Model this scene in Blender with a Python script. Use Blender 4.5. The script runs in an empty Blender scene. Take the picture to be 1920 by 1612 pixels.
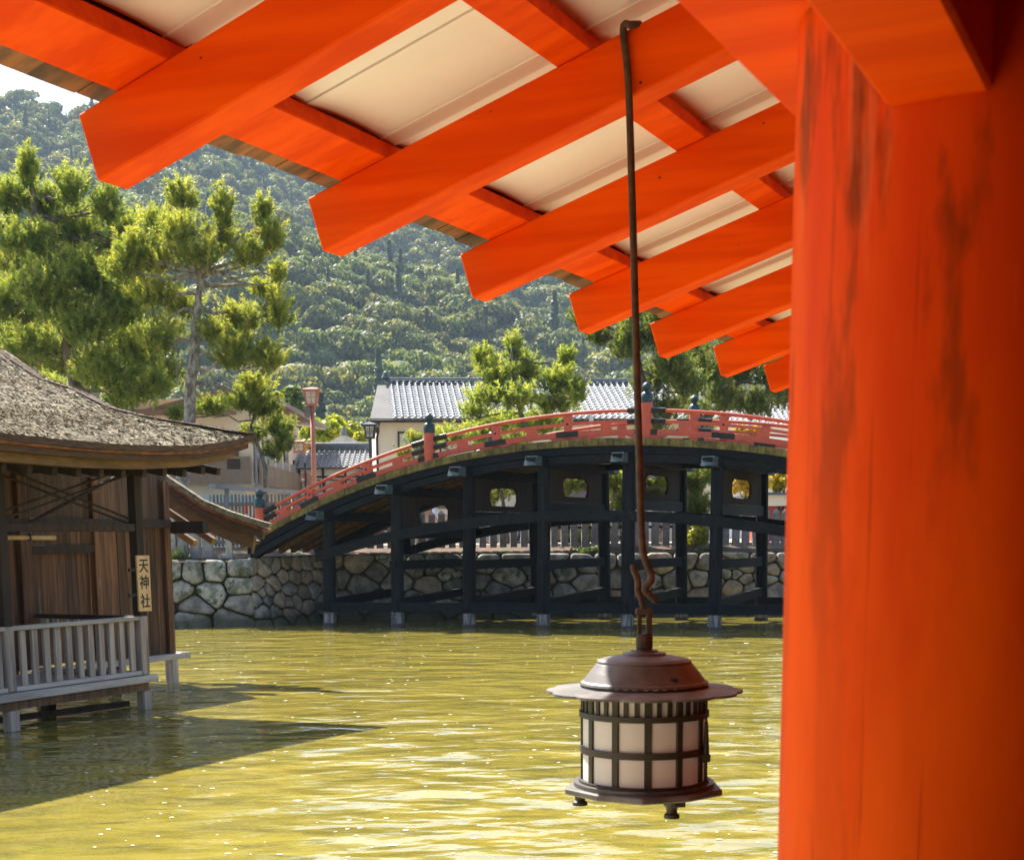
import bpy, math, random
import numpy as np
from mathutils import Vector, noise

# ------------------------------------------------------------------ camera, world, sun, exposure
SC = bpy.context.scene
COL = SC.collection
FPX, PX0, PY0 = 2710.0, 960.0, 1440.0          # focal length and principal point (photo pixels)
PITCH, ROLL, EYE = 0.1591, 0.0080, 2.7
W_PH, H_PH = 1920.0, 1612.0
SUN_AZ, SUN_EL = math.radians(-37.0), math.radians(49.5)   # azimuth from +Y towards +X

_F = np.array([0, math.cos(PITCH), -math.sin(PITCH)])
_U0 = np.array([0, math.sin(PITCH), math.cos(PITCH)])
_R0 = np.array([1.0, 0, 0])
_R = _R0 * math.cos(ROLL) - _U0 * math.sin(ROLL)
_U = _U0 * math.cos(ROLL) + _R0 * math.sin(ROLL)
CAM = np.array([0, 0, EYE])

cd = bpy.data.cameras.new('camera')
cam = bpy.data.objects.new('camera', cd)
COL.objects.link(cam)
cd.sensor_fit = 'HORIZONTAL'
cd.sensor_width = 36.0
cd.lens = 36.0 * FPX / W_PH
cd.shift_y = (PY0 - H_PH / 2) / W_PH
cd.clip_start, cd.clip_end = 0.05, 6000
from mathutils import Matrix
_m = Matrix.Identity(4)
for i in range(3):
    _m[i][0], _m[i][1], _m[i][2], _m[i][3] = _R[i], _U[i], -_F[i], CAM[i]
cam.matrix_world = _m
cd.dof.use_dof = True
cd.dof.focus_distance = 9.0
cd.dof.aperture_fstop = 13.0
SC.camera = cam

world = bpy.data.worlds.new('World')
SC.world = world
world.use_nodes = True
nt = world.node_tree
bg = nt.nodes['Background']
sky = nt.nodes.new('ShaderNodeTexSky')
sky.sky_type = 'NISHITA'
sky.sun_disc = False
sky.sun_elevation = SUN_EL
sky.sun_rotation = SUN_AZ
sky.air_density, sky.dust_density, sky.ozone_density = 1.0, 1.6, 1.0
nt.links.new(sky.outputs[0], bg.inputs[0])
bg.inputs[1].default_value = 0.09

sl = bpy.data.lights.new('sun', 'SUN')
sun = bpy.data.objects.new('sun', sl)
COL.objects.link(sun)
sl.energy, sl.angle, sl.color = 5.0, math.radians(0.53), (1.0, 0.93, 0.82)
_sd = Vector((math.sin(SUN_AZ) * math.cos(SUN_EL), math.cos(SUN_AZ) * math.cos(SUN_EL), math.sin(SUN_EL)))
sun.rotation_euler = _sd.to_track_quat('Z', 'Y').to_euler()
sun.location = (-20, 20, 60)

SC.view_settings.view_transform = 'Standard'
SC.view_settings.look = 'None'
SC.view_settings.exposure = 1.7
SC.view_settings.gamma = 1.0
SC.view_settings.use_curve_mapping = False
SC.render.engine = 'CYCLES'
cy = SC.cycles
cy.use_denoising = True
cy.max_bounces, cy.diffuse_bounces, cy.glossy_bounces, cy.transmission_bounces = 10, 6, 4, 6
cy.volume_bounces = 0
cy.transparent_max_bounces = 8
cy.sample_clamp_indirect = 6.0
cy.caustics_reflective = cy.caustics_refractive = False
cy.use_adaptive_sampling = True
cy.adaptive_threshold = 0.015

rnd = random.Random(7)
NR = np.random.RandomState(11)

# ------------------------------------------------------------------ from photo pixels to places
def ray(x, y):
    d = _F + (x - PX0) / FPX * _R + (PY0 - y) / FPX * _U
    return d / d[1]
def at_d(x, y, Y):
    return CAM + ray(x, y) * Y
def at_z(x, y, z):
    d = ray(x, y)
    return CAM + d * (z - EYE) / d[2]
def on_plane(x, y, p, n):
    d = ray(x, y); n = np.array(n, float)
    return CAM + d * (np.dot(np.array(p) - CAM, n) / np.dot(d, n))
class VPlane:
    """vertical plane through p along horizontal unit a: pixel -> (s, z)"""
    def __init__(s, p, a):
        s.p = np.array([p[0], p[1], 0.0]); a = np.array([a[0], a[1], 0.0]); s.a = a / np.linalg.norm(a)
        s.n = np.array([s.a[1], -s.a[0], 0])
    def __call__(s, x, y):
        q = on_plane(x, y, s.p, s.n)
        return float(np.dot(q - s.p, s.a)), float(q[2])
    def P(s, t, z, off=(0, 0, 0)):
        return s.p + s.a * t + np.array([0, 0, z]) + np.array(off, float)

# ------------------------------------------------------------------ mesh helpers
WL = {}
def curve_pts(P, k=4):
    P = [np.array(p, float) for p in P]; Q = [2 * P[0] - P[1]] + P + [2 * P[-1] - P[-2]]; out = []
    for i in range(1, len(Q) - 2):
        a, b, c, d = Q[i - 1], Q[i], Q[i + 1], Q[i + 2]
        for j in range(k):
            t = j / k; out.append(.5 * ((2 * b) + (c - a) * t + (2 * a - 5 * b + 4 * c - d) * t * t + (3 * b - a - 3 * c + d) * t ** 3))
    return out + [P[-1]]
class MB:
    def __init__(s): s.v = []; s.f = []; s.n = 0
    def add(s, V, F):
        s.v.append(np.asarray(V, float).reshape(-1, 3)); s.f += [tuple(i + s.n for i in f) for f in F]
        s.n += len(s.v[-1]); return s
    def hexa(s, p):   # 8 points: bottom ring 0-3, top ring 4-7
        return s.add(p, [(3, 2, 1, 0), (4, 5, 6, 7), (0, 1, 5, 4), (1, 2, 6, 5), (2, 3, 7, 6), (3, 0, 4, 7)])
    def box(s, o, a, b, c):   # corner + three edge vectors
        o, a, b, c = (np.array(q, float) for q in (o, a, b, c))
        return s.hexa([o, o + a, o + a + b, o + b, o + c, o + a + c, o + a + b + c, o + b + c])
    def cbox(s, c, hx, hy, hz, ax=(1, 0, 0), ay=(0, 1, 0), az=(0, 0, 1)):
        ax, ay, az, c = (np.array(q, float) for q in (ax, ay, az, c))
        return s.box(c - ax * hx - ay * hy - az * hz, ax * 2 * hx, ay * 2 * hy, az * 2 * hz)
    def bar(s, a, b, w, h, up=(0, 0, 1)):   # rectangular bar from a to b
        a, b = np.array(a, float), np.array(b, float); d = b - a; L = np.linalg.norm(d); d /= L
        up = np.array(up, float); sd = np.cross(d, up); sd /= np.linalg.norm(sd); u2 = np.cross(sd, d)
        return s.box(a - sd * w / 2 - u2 * h / 2, sd * w, u2 * h, d * L)
    def tube(s, path, rad, n=8, cap=True, jit=0.0, smooth=True):
        path = [np.array(p, float) for p in path]; m = len(path)
        if not hasattr(rad, '__len__'): rad = [rad] * m
        V = []; prev = None
        for i, p in enumerate(path):
            d = path[min(i + 1, m - 1)] - path[max(i - 1, 0)]; d /= (np.linalg.norm(d) + 1e-9)
            ref = prev if prev is not None else (np.array([1.0, 0, 0]) if abs(d[0]) < .8 else np.array([0, 1.0, 0]))
            x = ref - d * np.dot(ref, d); x /= np.linalg.norm(x); y = np.cross(d, x); prev = x
            for k in range(n):
                t = 2 * math.pi * k / n; r = rad[i] * (1 + jit * (rnd.random() - .5))
                V.append(p + (x * math.cos(t) + y * math.sin(t)) * r)
        F = [(i * n + k, i * n + (k + 1) % n, (i + 1) * n + (k + 1) % n, (i + 1) * n + k) for i in range(m - 1) for k in range(n)]
        if cap: F += [tuple(range(n))[::-1], tuple((m - 1) * n + k for k in range(n))]
        return s.add(V, F)
    def lathe(s, prof, c, n=32, mod=None, cap=False):
        V = []
        for (r, z) in prof:
            for k in range(n):
                t = 2 * math.pi * k / n; rr = r * (mod(t) if mod else 1)
                V.append((c[0] + rr * math.cos(t), c[1] + rr * math.sin(t), c[2] + z))
        m = len(prof)
        F = [(i * n + k, i * n + (k + 1) % n, (i + 1) * n + (k + 1) % n, (i + 1) * n + k) for i in range(m - 1) for k in range(n)]
        if cap: F += [tuple(range(n))[::-1], tuple((m - 1) * n + k for k in range(n))]
        return s.add(V, F)
    def prism(s, poly, ext):   # planar 3D polygon + extrusion vector
        P = np.array(poly, float); m = len(P); E = np.array(ext, float)
        F = [tuple(range(m))[::-1], tuple(range(m, 2 * m))] + [(i, (i + 1) % m, m + (i + 1) % m, m + i) for i in range(m)]
        return s.add(np.vstack([P, P + E]), F)
    def grid(s, G):           # G[i][j] -> point
        G = np.array(G, float); a, b = G.shape[:2]
        return s.add(G.reshape(-1, 3), [(i * b + j, i * b + j + 1, (i + 1) * b + j + 1, (i + 1) * b + j) for i in range(a - 1) for j in range(b - 1)])
    def mesh(s, name, org=(0, 0, 0)):
        me = bpy.data.meshes.new(name)
        V = (np.vstack(s.v) - np.array(org)) if s.v else np.zeros((0, 3))
        me.from_pydata(V.tolist(), [], s.f); me.update(); return me
    def build(s, name, mat, parent=None, smooth=False, bevel=0.0, kind=None):
        org = WL.get(parent.name, (0, 0, 0)) if parent else (0, 0, 0)
        me = s.mesh(name, org)
        import bmesh
        bm = bmesh.new(); bm.from_mesh(me); bmesh.ops.recalc_face_normals(bm, faces=bm.faces)
        if bevel > 0:
            bmesh.ops.bevel(bm, geom=[e for e in bm.edges if len(e.link_faces) == 2 and e.calc_face_angle(0) > .5], offset=bevel, segments=1, affect='EDGES', clamp_overlap=True)
        bm.to_mesh(me); bm.free()
        me.materials.append(mat)
        if smooth: me.polygons.foreach_set('use_smooth', [True] * len(me.polygons))
        o = bpy.data.objects.new(name, me); COL.objects.link(o)
        if parent: o.parent = parent
        WL[o.name] = org if parent else (0, 0, 0)
        if kind: o['kind'] = kind
        return o
def fast_mesh(name, V, tri, mat, parent=None, tint=None, k=3, kind=None):
    org = np.array(WL.get(parent.name, (0, 0, 0)) if parent else (0, 0, 0))
    me = bpy.data.meshes.new(name); V = np.asarray(V, np.float32) - org.astype(np.float32); nf = len(tri)
    me.vertices.add(len(V)); me.vertices.foreach_set('co', V.ravel().astype(np.float32))
    me.loops.add(nf * k); me.loops.foreach_set('vertex_index', np.asarray(tri, np.int32).ravel())
    me.polygons.add(nf); me.polygons.foreach_set('loop_start', np.arange(0, nf * k, k, dtype=np.int32))
    me.update(calc_edges=True); me.validate()
    if tint is not None:
        at = me.attributes.new('tint', 'FLOAT', 'POINT'); at.data.foreach_set('value', np.asarray(tint, np.float32))
    me.materials.append(mat)
    o = bpy.data.objects.new(name, me); COL.objects.link(o)
    if parent: o.parent = parent
    if kind: o['kind'] = kind
    WL[o.name] = tuple(org)
    return o
def tag(o, label=None, cat=None, group=None, kind=None):
    if label: o['label'] = label
    if cat: o['category'] = cat
    if group: o['group'] = group
    if kind: o['kind'] = kind
    return o
def thing(name, label, cat, loc, group=None):
    o = bpy.data.objects.new(name, None); COL.objects.link(o); o.location = tuple(float(q) for q in loc)
    o.empty_display_size = .2
    WL[o.name] = tuple(float(q) for q in loc)
    return tag(o, label, cat, group)

# ------------------------------------------------------------------ materials
def mat(name, c1, c2=None, scale=3.0, detail=6, rough=.7, bump=0.0, bscale=None, stretch=(1, 1, 1), rot=(0, 0, 0), rand=0.0, lo=.35, hi=.65,
        metal=0.0, spec=.5, c3=None, s3=9.0, lo3=.55, hi3=.7, stretch3=None, trans=0.0, bdist=.02):
    m = bpy.data.materials.new(name); m.use_nodes = True; t = m.node_tree; N = t.nodes; L = t.links
    b = N['Principled BSDF']; b.inputs['Roughness'].default_value = rough; b.inputs['Metallic'].default_value = metal
    b.inputs['Specular IOR Level'].default_value = spec
    tc = N.new('ShaderNodeTexCoord'); mp = N.new('ShaderNodeMapping'); L.new(tc.outputs['Object'], mp.inputs[0])
    mp.inputs['Rotation'].default_value = rot
    mp2 = N.new('ShaderNodeMapping'); L.new(mp.outputs[0], mp2.inputs[0]); mp2.inputs['Scale'].default_value = stretch
    oi = N.new('ShaderNodeObjectInfo')
    ad = N.new('ShaderNodeVectorMath'); ad.operation = 'ADD'; L.new(mp2.outputs[0], ad.inputs[0])
    if rand > 0:
        ml = N.new('ShaderNodeMath'); ml.operation = 'MULTIPLY'; ml.inputs[1].default_value = 37.0
        L.new(oi.outputs['Random'], ml.inputs[0]); L.new(ml.outputs[0], ad.inputs[1])
    vec = ad.outputs[0]
    def nz(sc, det=detail, v=vec):
        n = N.new('ShaderNodeTexNoise'); n.inputs['Scale'].default_value = sc; n.inputs['Detail'].default_value = det
        n.inputs['Roughness'].default_value = .6
        L.new(v, n.inputs['Vector']); return n
    def mr(sock, a, bb):
        q = N.new('ShaderNodeMapRange'); q.inputs['From Min'].default_value = a; q.inputs['From Max'].default_value = bb
        q.interpolation_type = 'SMOOTHSTEP'
        L.new(sock, q.inputs[0]); return q.outputs[0]
    def mix(fac, A, B, mode='MIX'):
        x = N.new('ShaderNodeMix'); x.data_type = 'RGBA'; x.blend_type = mode
        if isinstance(fac, float): x.inputs[0].default_value = fac
        else: L.new(fac, x.inputs[0])
        for i, q in ((6, A), (7, B)):
            if isinstance(q, tuple): x.inputs[i].default_value = (*q, 1)
            else: L.new(q, x.inputs[i])
        return x.outputs[2]
    n1 = nz(scale)
    colr = mix(mr(n1.outputs[0], lo, hi), c1, c2 if c2 else tuple(q * .8 for q in c1))
    if c3:
        v3 = vec
        if stretch3:
            mp3 = N.new('ShaderNodeMapping'); L.new(mp.outputs[0], mp3.inputs[0]); mp3.inputs['Scale'].default_value = stretch3; v3 = mp3.outputs[0]
        colr = mix(mr(nz(s3, 5, v3).outputs[0], lo3, hi3), colr, c3)
    if rand > 0:
        hs = N.new('ShaderNodeHueSaturation'); L.new(colr, hs.inputs['Color'])
        q = N.new('ShaderNodeMapRange'); q.inputs['To Min'].default_value = 1 - rand; q.inputs['To Max'].default_value = 1 + rand
        L.new(oi.outputs['Random'], q.inputs[0]); L.new(q.outputs[0], hs.inputs['Value'])
        colr = hs.outputs[0]
    L.new(colr, b.inputs['Base Color'])
    if bump:
        bp = N.new('ShaderNodeBump'); bp.inputs['Strength'].default_value = bump; bp.inputs['Distance'].default_value = bdist
        L.new(nz(bscale or scale * 3, 8).outputs[0], bp.inputs['Height']); L.new(bp.outputs[0], b.inputs['Normal'])
    if trans > 0:
        tr = N.new('ShaderNodeBsdfTranslucent'); L.new(colr, tr.inputs[0])
        ms = N.new('ShaderNodeMixShader'); ms.inputs[0].default_value = trans
        L.new(b.outputs[0], ms.inputs[1]); L.new(tr.outputs[0], ms.inputs[2])
        L.new(ms.outputs[0], N['Material Output'].inputs[0])
    return m
def leafmat(name, a, b, trans=.45, rough=.5, tcol=None, hue=.012):
    """leaf colour runs from a to b by the tint each leaf carries"""
    m = bpy.data.materials.new(name); m.use_nodes = True; t = m.node_tree; N = t.nodes; L = t.links
    bs = N['Principled BSDF']; bs.inputs['Roughness'].default_value = rough; bs.inputs['Specular IOR Level'].default_value = .35
    at = N.new('ShaderNodeAttribute'); at.attribute_name = 'tint'
    oi = N.new('ShaderNodeObjectInfo')
    x = N.new('ShaderNodeMix'); x.data_type = 'RGBA'; L.new(at.outputs['Fac'], x.inputs[0])
    x.inputs[6].default_value = (*a, 1); x.inputs[7].default_value = (*b, 1)
    hs = N.new('ShaderNodeHueSaturation'); L.new(x.outputs[2], hs.inputs['Color'])
    q = N.new('ShaderNodeMapRange'); q.inputs['To Min'].default_value = .78; q.inputs['To Max'].default_value = 1.25
    L.new(oi.outputs['Random'], q.inputs[0]); L.new(q.outputs[0], hs.inputs['Value'])
    q2 = N.new('ShaderNodeMath'); q2.operation = 'MULTIPLY'; q2.inputs[1].default_value = 7.31; L.new(oi.outputs['Random'], q2.inputs[0])
    q3 = N.new('ShaderNodeMath'); q3.operation = 'FRACT'; L.new(q2.outputs[0], q3.inputs[0])
    q4 = N.new('ShaderNodeMapRange'); q4.inputs['To Min'].default_value = .5 - hue; q4.inputs['To Max'].default_value = .5 + hue; L.new(q3.outputs[0], q4.inputs[0]); L.new(q4.outputs[0], hs.inputs['Hue'])
    L.new(hs.outputs[0], bs.inputs['Base Color'])
    tr = N.new('ShaderNodeBsdfTranslucent')
    hs2 = N.new('ShaderNodeMix'); hs2.data_type = 'RGBA'; hs2.blend_type = 'MULTIPLY'; hs2.inputs[0].default_value = 1
    L.new(hs.outputs[0], hs2.inputs[6]); hs2.inputs[7].default_value = (*(tcol or (1.5, 1.35, .7)), 1)
    L.new(hs2.outputs[2], tr.inputs[0])
    ms = N.new('ShaderNodeMixShader'); ms.inputs[0].default_value = trans
    L.new(bs.outputs[0], ms.inputs[1]); L.new(tr.outputs[0], ms.inputs[2]); L.new(ms.outputs[0], N['Material Output'].inputs[0])
    return m
TH = 0.449
E_ = np.array([math.sin(TH), math.cos(TH), 0]); R_ = np.array([math.cos(TH), -math.sin(TH), 0])
Z_ = np.array([0, 0, 1.0])
verm = mat('vermilion_paint', (.81, .092, .001), (.66, .056, .0006), scale=14, stretch=(.07, 1, 1), rot=(0, 0, TH), rough=.65, spec=.06, bump=.22, bscale=55, bdist=.003, c3=(.50, .036, .001), s3=22, lo3=.68, hi3=.82)
verm_col = mat('vermilion_weathered', (.81, .098, .0012), (.64, .048, .0006), scale=5.0, stretch=(1, 1, .25), rough=.58, spec=.07, bump=.2, bscale=40, bdist=.003,
               c3=(.24, .034, .003), s3=5.2, lo3=.55, hi3=.66, stretch3=(2.4, 2.4, .55))
cream = mat('white_ceiling_paint', (.84, .85, .86), (.80, .80, .80), scale=2.5, rough=.8, c3=(.66, .60, .52), s3=30, lo3=.68, hi3=.85)
plankw = mat('eave_plank_wood', (.235, .092, .020), (.045, .019, .007), scale=14, stretch=(.12, 1, 1), rot=(0, 0, TH), rough=.7, rand=.25, bump=.2)
bark = mat('cypress_bark', (.33, .275, .175), (.15, .122, .082), scale=11, detail=10, rough=.95, bump=1.0, bscale=26, bdist=.05, lo=.38, hi=.62,
           c3=(.30, .29, .17), s3=2.6, lo3=.52, hi3=.7)
barkedge = mat('bark_edge', (.13, .07, .042), (.055, .034, .024), scale=5, stretch=(1, 1, 9), rough=.95, bump=.5, bscale=30)
barkred = mat('bark_edge_red', (.36, .12, .045), (.14, .06, .03), scale=7, rough=.9, bump=.4)
orange_flake = mat('bark_flake', (.30, .22, .13), (.13, .10, .075), scale=3, rough=.95, rand=.2)
wood_d = mat('dark_old_wood', (.048, .027, .019), (.022, .014, .011), scale=9, stretch=(1, 1, .1), rough=.85, rand=.2, bump=.2)
wood_m = mat('brown_old_wood', (.14, .072, .036), (.065, .034, .020), scale=12, stretch=(1, 1, .07), rough=.8, rand=.35, bump=.25, c3=(.055, .032, .022), s3=6, stretch3=(1, 1, .05))
wood_r = mat('red_brown_plank', (.175, .075, .032), (.055, .027, .016), scale=14, stretch=(1, 1, .06), rough=.8, rand=.4, bump=.25, c3=(.30, .26, .23), s3=3, lo3=.6, hi3=.8, stretch3=(2, 2, .3))
wood_y = mat('tan_soffit_wood', (.22, .125, .052), (.13, .075, .034), scale=9, stretch=(.3, .3, 1), rough=.75, rand=.2, bump=.15)
wood_g = mat('grey_weathered_wood', (.42, .36, .33), (.27, .22, .20), scale=12, stretch=(1, 1, .07), rough=.85, rand=.18, bump=.3, c3=(.14, .10, .085), s3=5, lo3=.62, hi3=.72, stretch3=(1, 1, .12))
wood_gh = mat('grey_weathered_beam', (.45, .41, .39), (.30, .27, .26), scale=12, stretch=(.08, 1, 1), rot=(0, 0, TH - math.pi / 2), rough=.85, rand=.15, bump=.3)
signw = mat('fresh_sign_wood', (.66, .44, .22), (.56, .35, .16), scale=9, stretch=(1, 1, .08), rough=.6)
ink = mat('black_ink', (.012, .012, .012), rough=.6)
black_w = mat('black_lacquer_wood', (.010, .012, .016), (.005, .006, .008), scale=8, stretch=(1, 1, .15), rough=.6, spec=.12, rand=.3, bump=.3, c3=(.10, .12, .14), s3=7, lo3=.66, hi3=.8, stretch3=(1, 1, .3))
black_b = mat('black_bridge_beam', (.010, .0125, .017), (.005, .0065, .009), scale=6, rough=.6, spec=.12, rand=.2, bump=.3, c3=(.10, .12, .13), s3=5, lo3=.66, hi3=.85)
post_pale = mat('salt_bleached_post_foot', (.26, .245, .25), (.05, .05, .055), scale=14, stretch=(1, 1, .1), rough=.9, bump=.4)
post_wet = mat('wet_post_base', (.05, .035, .03), rough=.5)
moss = mat('mossy_board_edge', (.20, .15, .045), (.075, .062, .022), scale=5, rough=.9, rand=.3, bump=.5, c3=(.13, .13, .03), s3=3)
under = mat('brown_under_deck', (.17, .095, .045), (.075, .045, .026), scale=6, rough=.85, rand=.3, bump=.3)
bred = mat('faded_red_rail', (.58, .088, .042), (.46, .080, .048), scale=5, rough=.6, bump=.25, bscale=30, c3=(.26, .10, .075), s3=14, lo3=.55, hi3=.75)
copper = mat('verdigris_copper', (.085, .125, .125), (.05, .07, .075), scale=9, rough=.6, metal=.3)
capgreen = mat('bronze_post_cap', (.035, .075, .075), (.025, .045, .05), scale=8, rough=.5, metal=.5)
iron = mat('black_iron', (.018, .018, .020), (.03, .03, .032), scale=20, rough=.5, metal=.5)
rust = mat('rusted_iron', (.105, .062, .042), (.050, .036, .029), scale=40, rough=.75, metal=.3, bump=.3, bscale=160, bdist=.002)
bronze = mat('brown_bronze', (.115, .105, .098), (.065, .058, .054), scale=14, rough=.52, metal=.08, bump=.12, bscale=120, bdist=.002, c3=(.05, .045, .04), s3=18, lo3=.6, hi3=.75)
bronze_lit = mat('sunlit_pale_bronze', (.155, .147, .138), (.080, .076, .070), scale=11, rough=.6, metal=.05, bump=.15, bscale=110, bdist=.002, c3=(.06, .065, .055), s3=9, lo3=.58, hi3=.72)  # paler bronze copy: sunlight on brim and base put into the colour
bronze_g = mat('verdigris_bronze', (.060, .048, .036), (.045, .050, .040), scale=22, rough=.6, metal=.4, bump=.2, bscale=140, bdist=.002)
paper = mat('white_lantern_pane', (.90, .88, .86), (.86, .83, .80), scale=6, rough=.5, trans=.35)
granite = mat('granite_stone', (.33, .30, .26), (.14, .128, .115), scale=3.2, detail=10, rough=.92, rand=.32, bump=.6, bscale=16, bdist=.05, c3=(.13, .125, .075), s3=2.2, lo3=.56, hi3=.72)
granite_w = mat('warm_stone', (.36, .29, .21), (.20, .155, .12), scale=3.2, detail=10, rough=.92, rand=.3, bump=.6, bscale=16, bdist=.05, c3=(.12, .115, .07), s3=2.2, lo3=.58, hi3=.74)
granite_m = mat('lichen_stone', (.40, .385, .34), (.14, .14, .105), scale=3.6, detail=10, rough=.92, rand=.2, bump=.7, bscale=16, bdist=.05, c3=(.05, .075, .03), s3=4, lo3=.52, hi3=.66)
picket = mat('granite_picket', (.33, .31, .30), (.22, .21, .20), scale=9, detail=10, rough=.9, rand=.15, bump=.4, bscale=30)
soilm = mat('needle_covered_soil', (.13, .075, .045), (.06, .04, .025), scale=2.5, detail=10, rough=1, bump=.6, c3=(.06, .075, .025), s3=1.2, lo3=.52, hi3=.65)
earth = mat('dark_joint_earth', (.085, .066, .045), (.05, .055, .026), scale=4, rough=1, bump=.5)
sand = mat('pale_sand_ground', (.50, .42, .31), (.40, .33, .24), scale=.5, detail=8, rough=.95, bump=.2)
hillm = mat('forest_floor', (.035, .05, .018), (.02, .032, .012), scale=.05, detail=8, rough=1)
tile = mat('grey_roof_tile', (.30, .31, .32), (.22, .23, .24), scale=2, rough=.36, rand=.1, spec=.7)
tile_d = mat('dark_ridge_tile', (.10, .12, .14), (.075, .09, .105), scale=2, rough=.5)
plaster = mat('cream_plaster', (.82, .74, .60), (.78, .70, .56), scale=1.2, rough=.9)
plaster_w = mat('white_plaster', (.78, .76, .72), (.72, .70, .66), scale=1.2, rough=.9)
plaster_b = mat('beige_render', (.80, .70, .57), (.75, .65, .53), scale=1.2, rough=.9)
sheet = mat('pale_metal_sheet', (.20, .195, .19), (.175, .17, .165), scale=.8, rough=.95, spec=.08)
louv = mat('brown_louvre', (.36, .285, .22), (.30, .235, .185), scale=4, rough=.7, rand=.08)
roofbr = mat('brown_sheet_roof', (.24, .15, .115), (.20, .125, .10), scale=1.5, rough=.55)
glass = mat('window_pane', (.22, .27, .26), (.30, .34, .32), scale=.8, rough=.12, spec=.8)
curtain = mat('curtained_window', (.55, .56, .50), (.46, .47, .43), scale=3, stretch=(6, 6, .2), rough=.35)
dkwood = mat('dark_timber_frame', (.05, .035, .028), rough=.7)
tan = mat('tan_shop_timber', (.50, .34, .18), (.40, .26, .13), scale=3, rough=.8)
blue = mat('pale_blue_awning', (.36, .52, .60), (.30, .45, .53), scale=2, rough=.6)
lampred = mat('red_brown_lamp_paint', (.50, .20, .12), (.43, .165, .10), scale=6, rough=.5)
lampwh = mat('frosted_lamp_glass', (.88, .86, .82), rough=.35, trans=.55)
lampdk = mat('dark_lamp_metal', (.035, .045, .05), rough=.45)
greyfence = mat('grey_fence_wood', (.27, .235, .19), (.17, .15, .125), scale=9, stretch=(1, 1, .1), rough=.9, rand=.2)
greypost = mat('grey_steel_post', (.22, .23, .25), (.17, .18, .20), scale=4, rough=.5)
pinebark = mat('pine_bark', (.19, .165, .14), (.060, .048, .040), scale=7, stretch=(1, 1, .4), detail=10, rough=1, bump=1.0, bscale=14, bdist=.06)
pinebark_g = mat('lichened_pine_bark', (.36, .34, .31), (.12, .10, .085), scale=8, stretch=(1, 1, .5), detail=10, rough=1, bump=1.0, bscale=14, bdist=.06)
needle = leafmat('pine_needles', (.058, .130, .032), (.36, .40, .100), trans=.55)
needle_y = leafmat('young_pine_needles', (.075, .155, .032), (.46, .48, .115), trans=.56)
needle_dk = leafmat('dark_pine_needles', (.042, .092, .026), (.23, .25, .065), trans=.45)  # darker green for the two dark pines
leaf_y = leafmat('yellow_green_leaves', (.14, .20, .02), (.42, .42, .035), trans=.5)
leaf_g = leafmat('green_leaves', (.03, .065, .02), (.10, .15, .03), trans=.4)
leaf_gold = leafmat('golden_leaves', (.30, .22, .02), (.60, .45, .03), trans=.5)
forest_a = leafmat('forest_leaves', (.038, .078, .024), (.26, .275, .080), trans=.38, rough=.6, hue=.028)
forest_c = leafmat('forest_conifer_leaves', (.028, .058, .024), (.085, .125, .042), trans=.25, rough=.6)
red_paint = mat('red_shop_paint', (.36, .075, .045), (.30, .06, .04), scale=3, rough=.6)
# ================================================================== GROUND, WATER, HILL
# shore wall line (foot of the stone wall at the water), left to right
WALL = [np.array(p) for p in ((-34.0, 43.0, 0), (-10.4, 44.75, 0), (-7.97, 45.3, 0), (-5.67, 48.5, 0), (15.0, 49.6, 0), (60.0, 56.0, 0))]
GZ = 2.42
def tide(m, z0, z1, col):
    t = m.node_tree; N = t.nodes; L = t.links; b = N['Principled BSDF']; src = b.inputs['Base Color'].links[0].from_socket
    g = N.new('ShaderNodeNewGeometry'); sp = N.new('ShaderNodeSeparateXYZ'); L.new(g.outputs['Position'], sp.inputs[0])
    n = N.new('ShaderNodeTexNoise'); n.inputs['Scale'].default_value = 1.7; n.inputs['Detail'].default_value = 6; L.new(g.outputs['Position'], n.inputs['Vector'])
    a = N.new('ShaderNodeMath'); a.operation = 'MULTIPLY_ADD'; L.new(n.outputs[0], a.inputs[0]); a.inputs[1].default_value = -.5; L.new(sp.outputs[2], a.inputs[2])
    q = N.new('ShaderNodeMapRange'); q.inputs[1].default_value = z0; q.inputs[2].default_value = z1; q.inputs[3].default_value = .85; q.inputs[4].default_value = 0; L.new(a.outputs[0], q.inputs[0])
    x = N.new('ShaderNodeMix'); x.data_type = 'RGBA'; L.new(q.outputs[0], x.inputs[0]); L.new(src, x.inputs[6]); x.inputs[7].default_value = (*col, 1); L.new(x.outputs[2], b.inputs['Base Color'])
for m_ in (granite, granite_w, granite_m): tide(m_, -.05, .28, (.060, .058, .030))
R0X, R0Y = math.cos(TH), -math.sin(TH)
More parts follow.
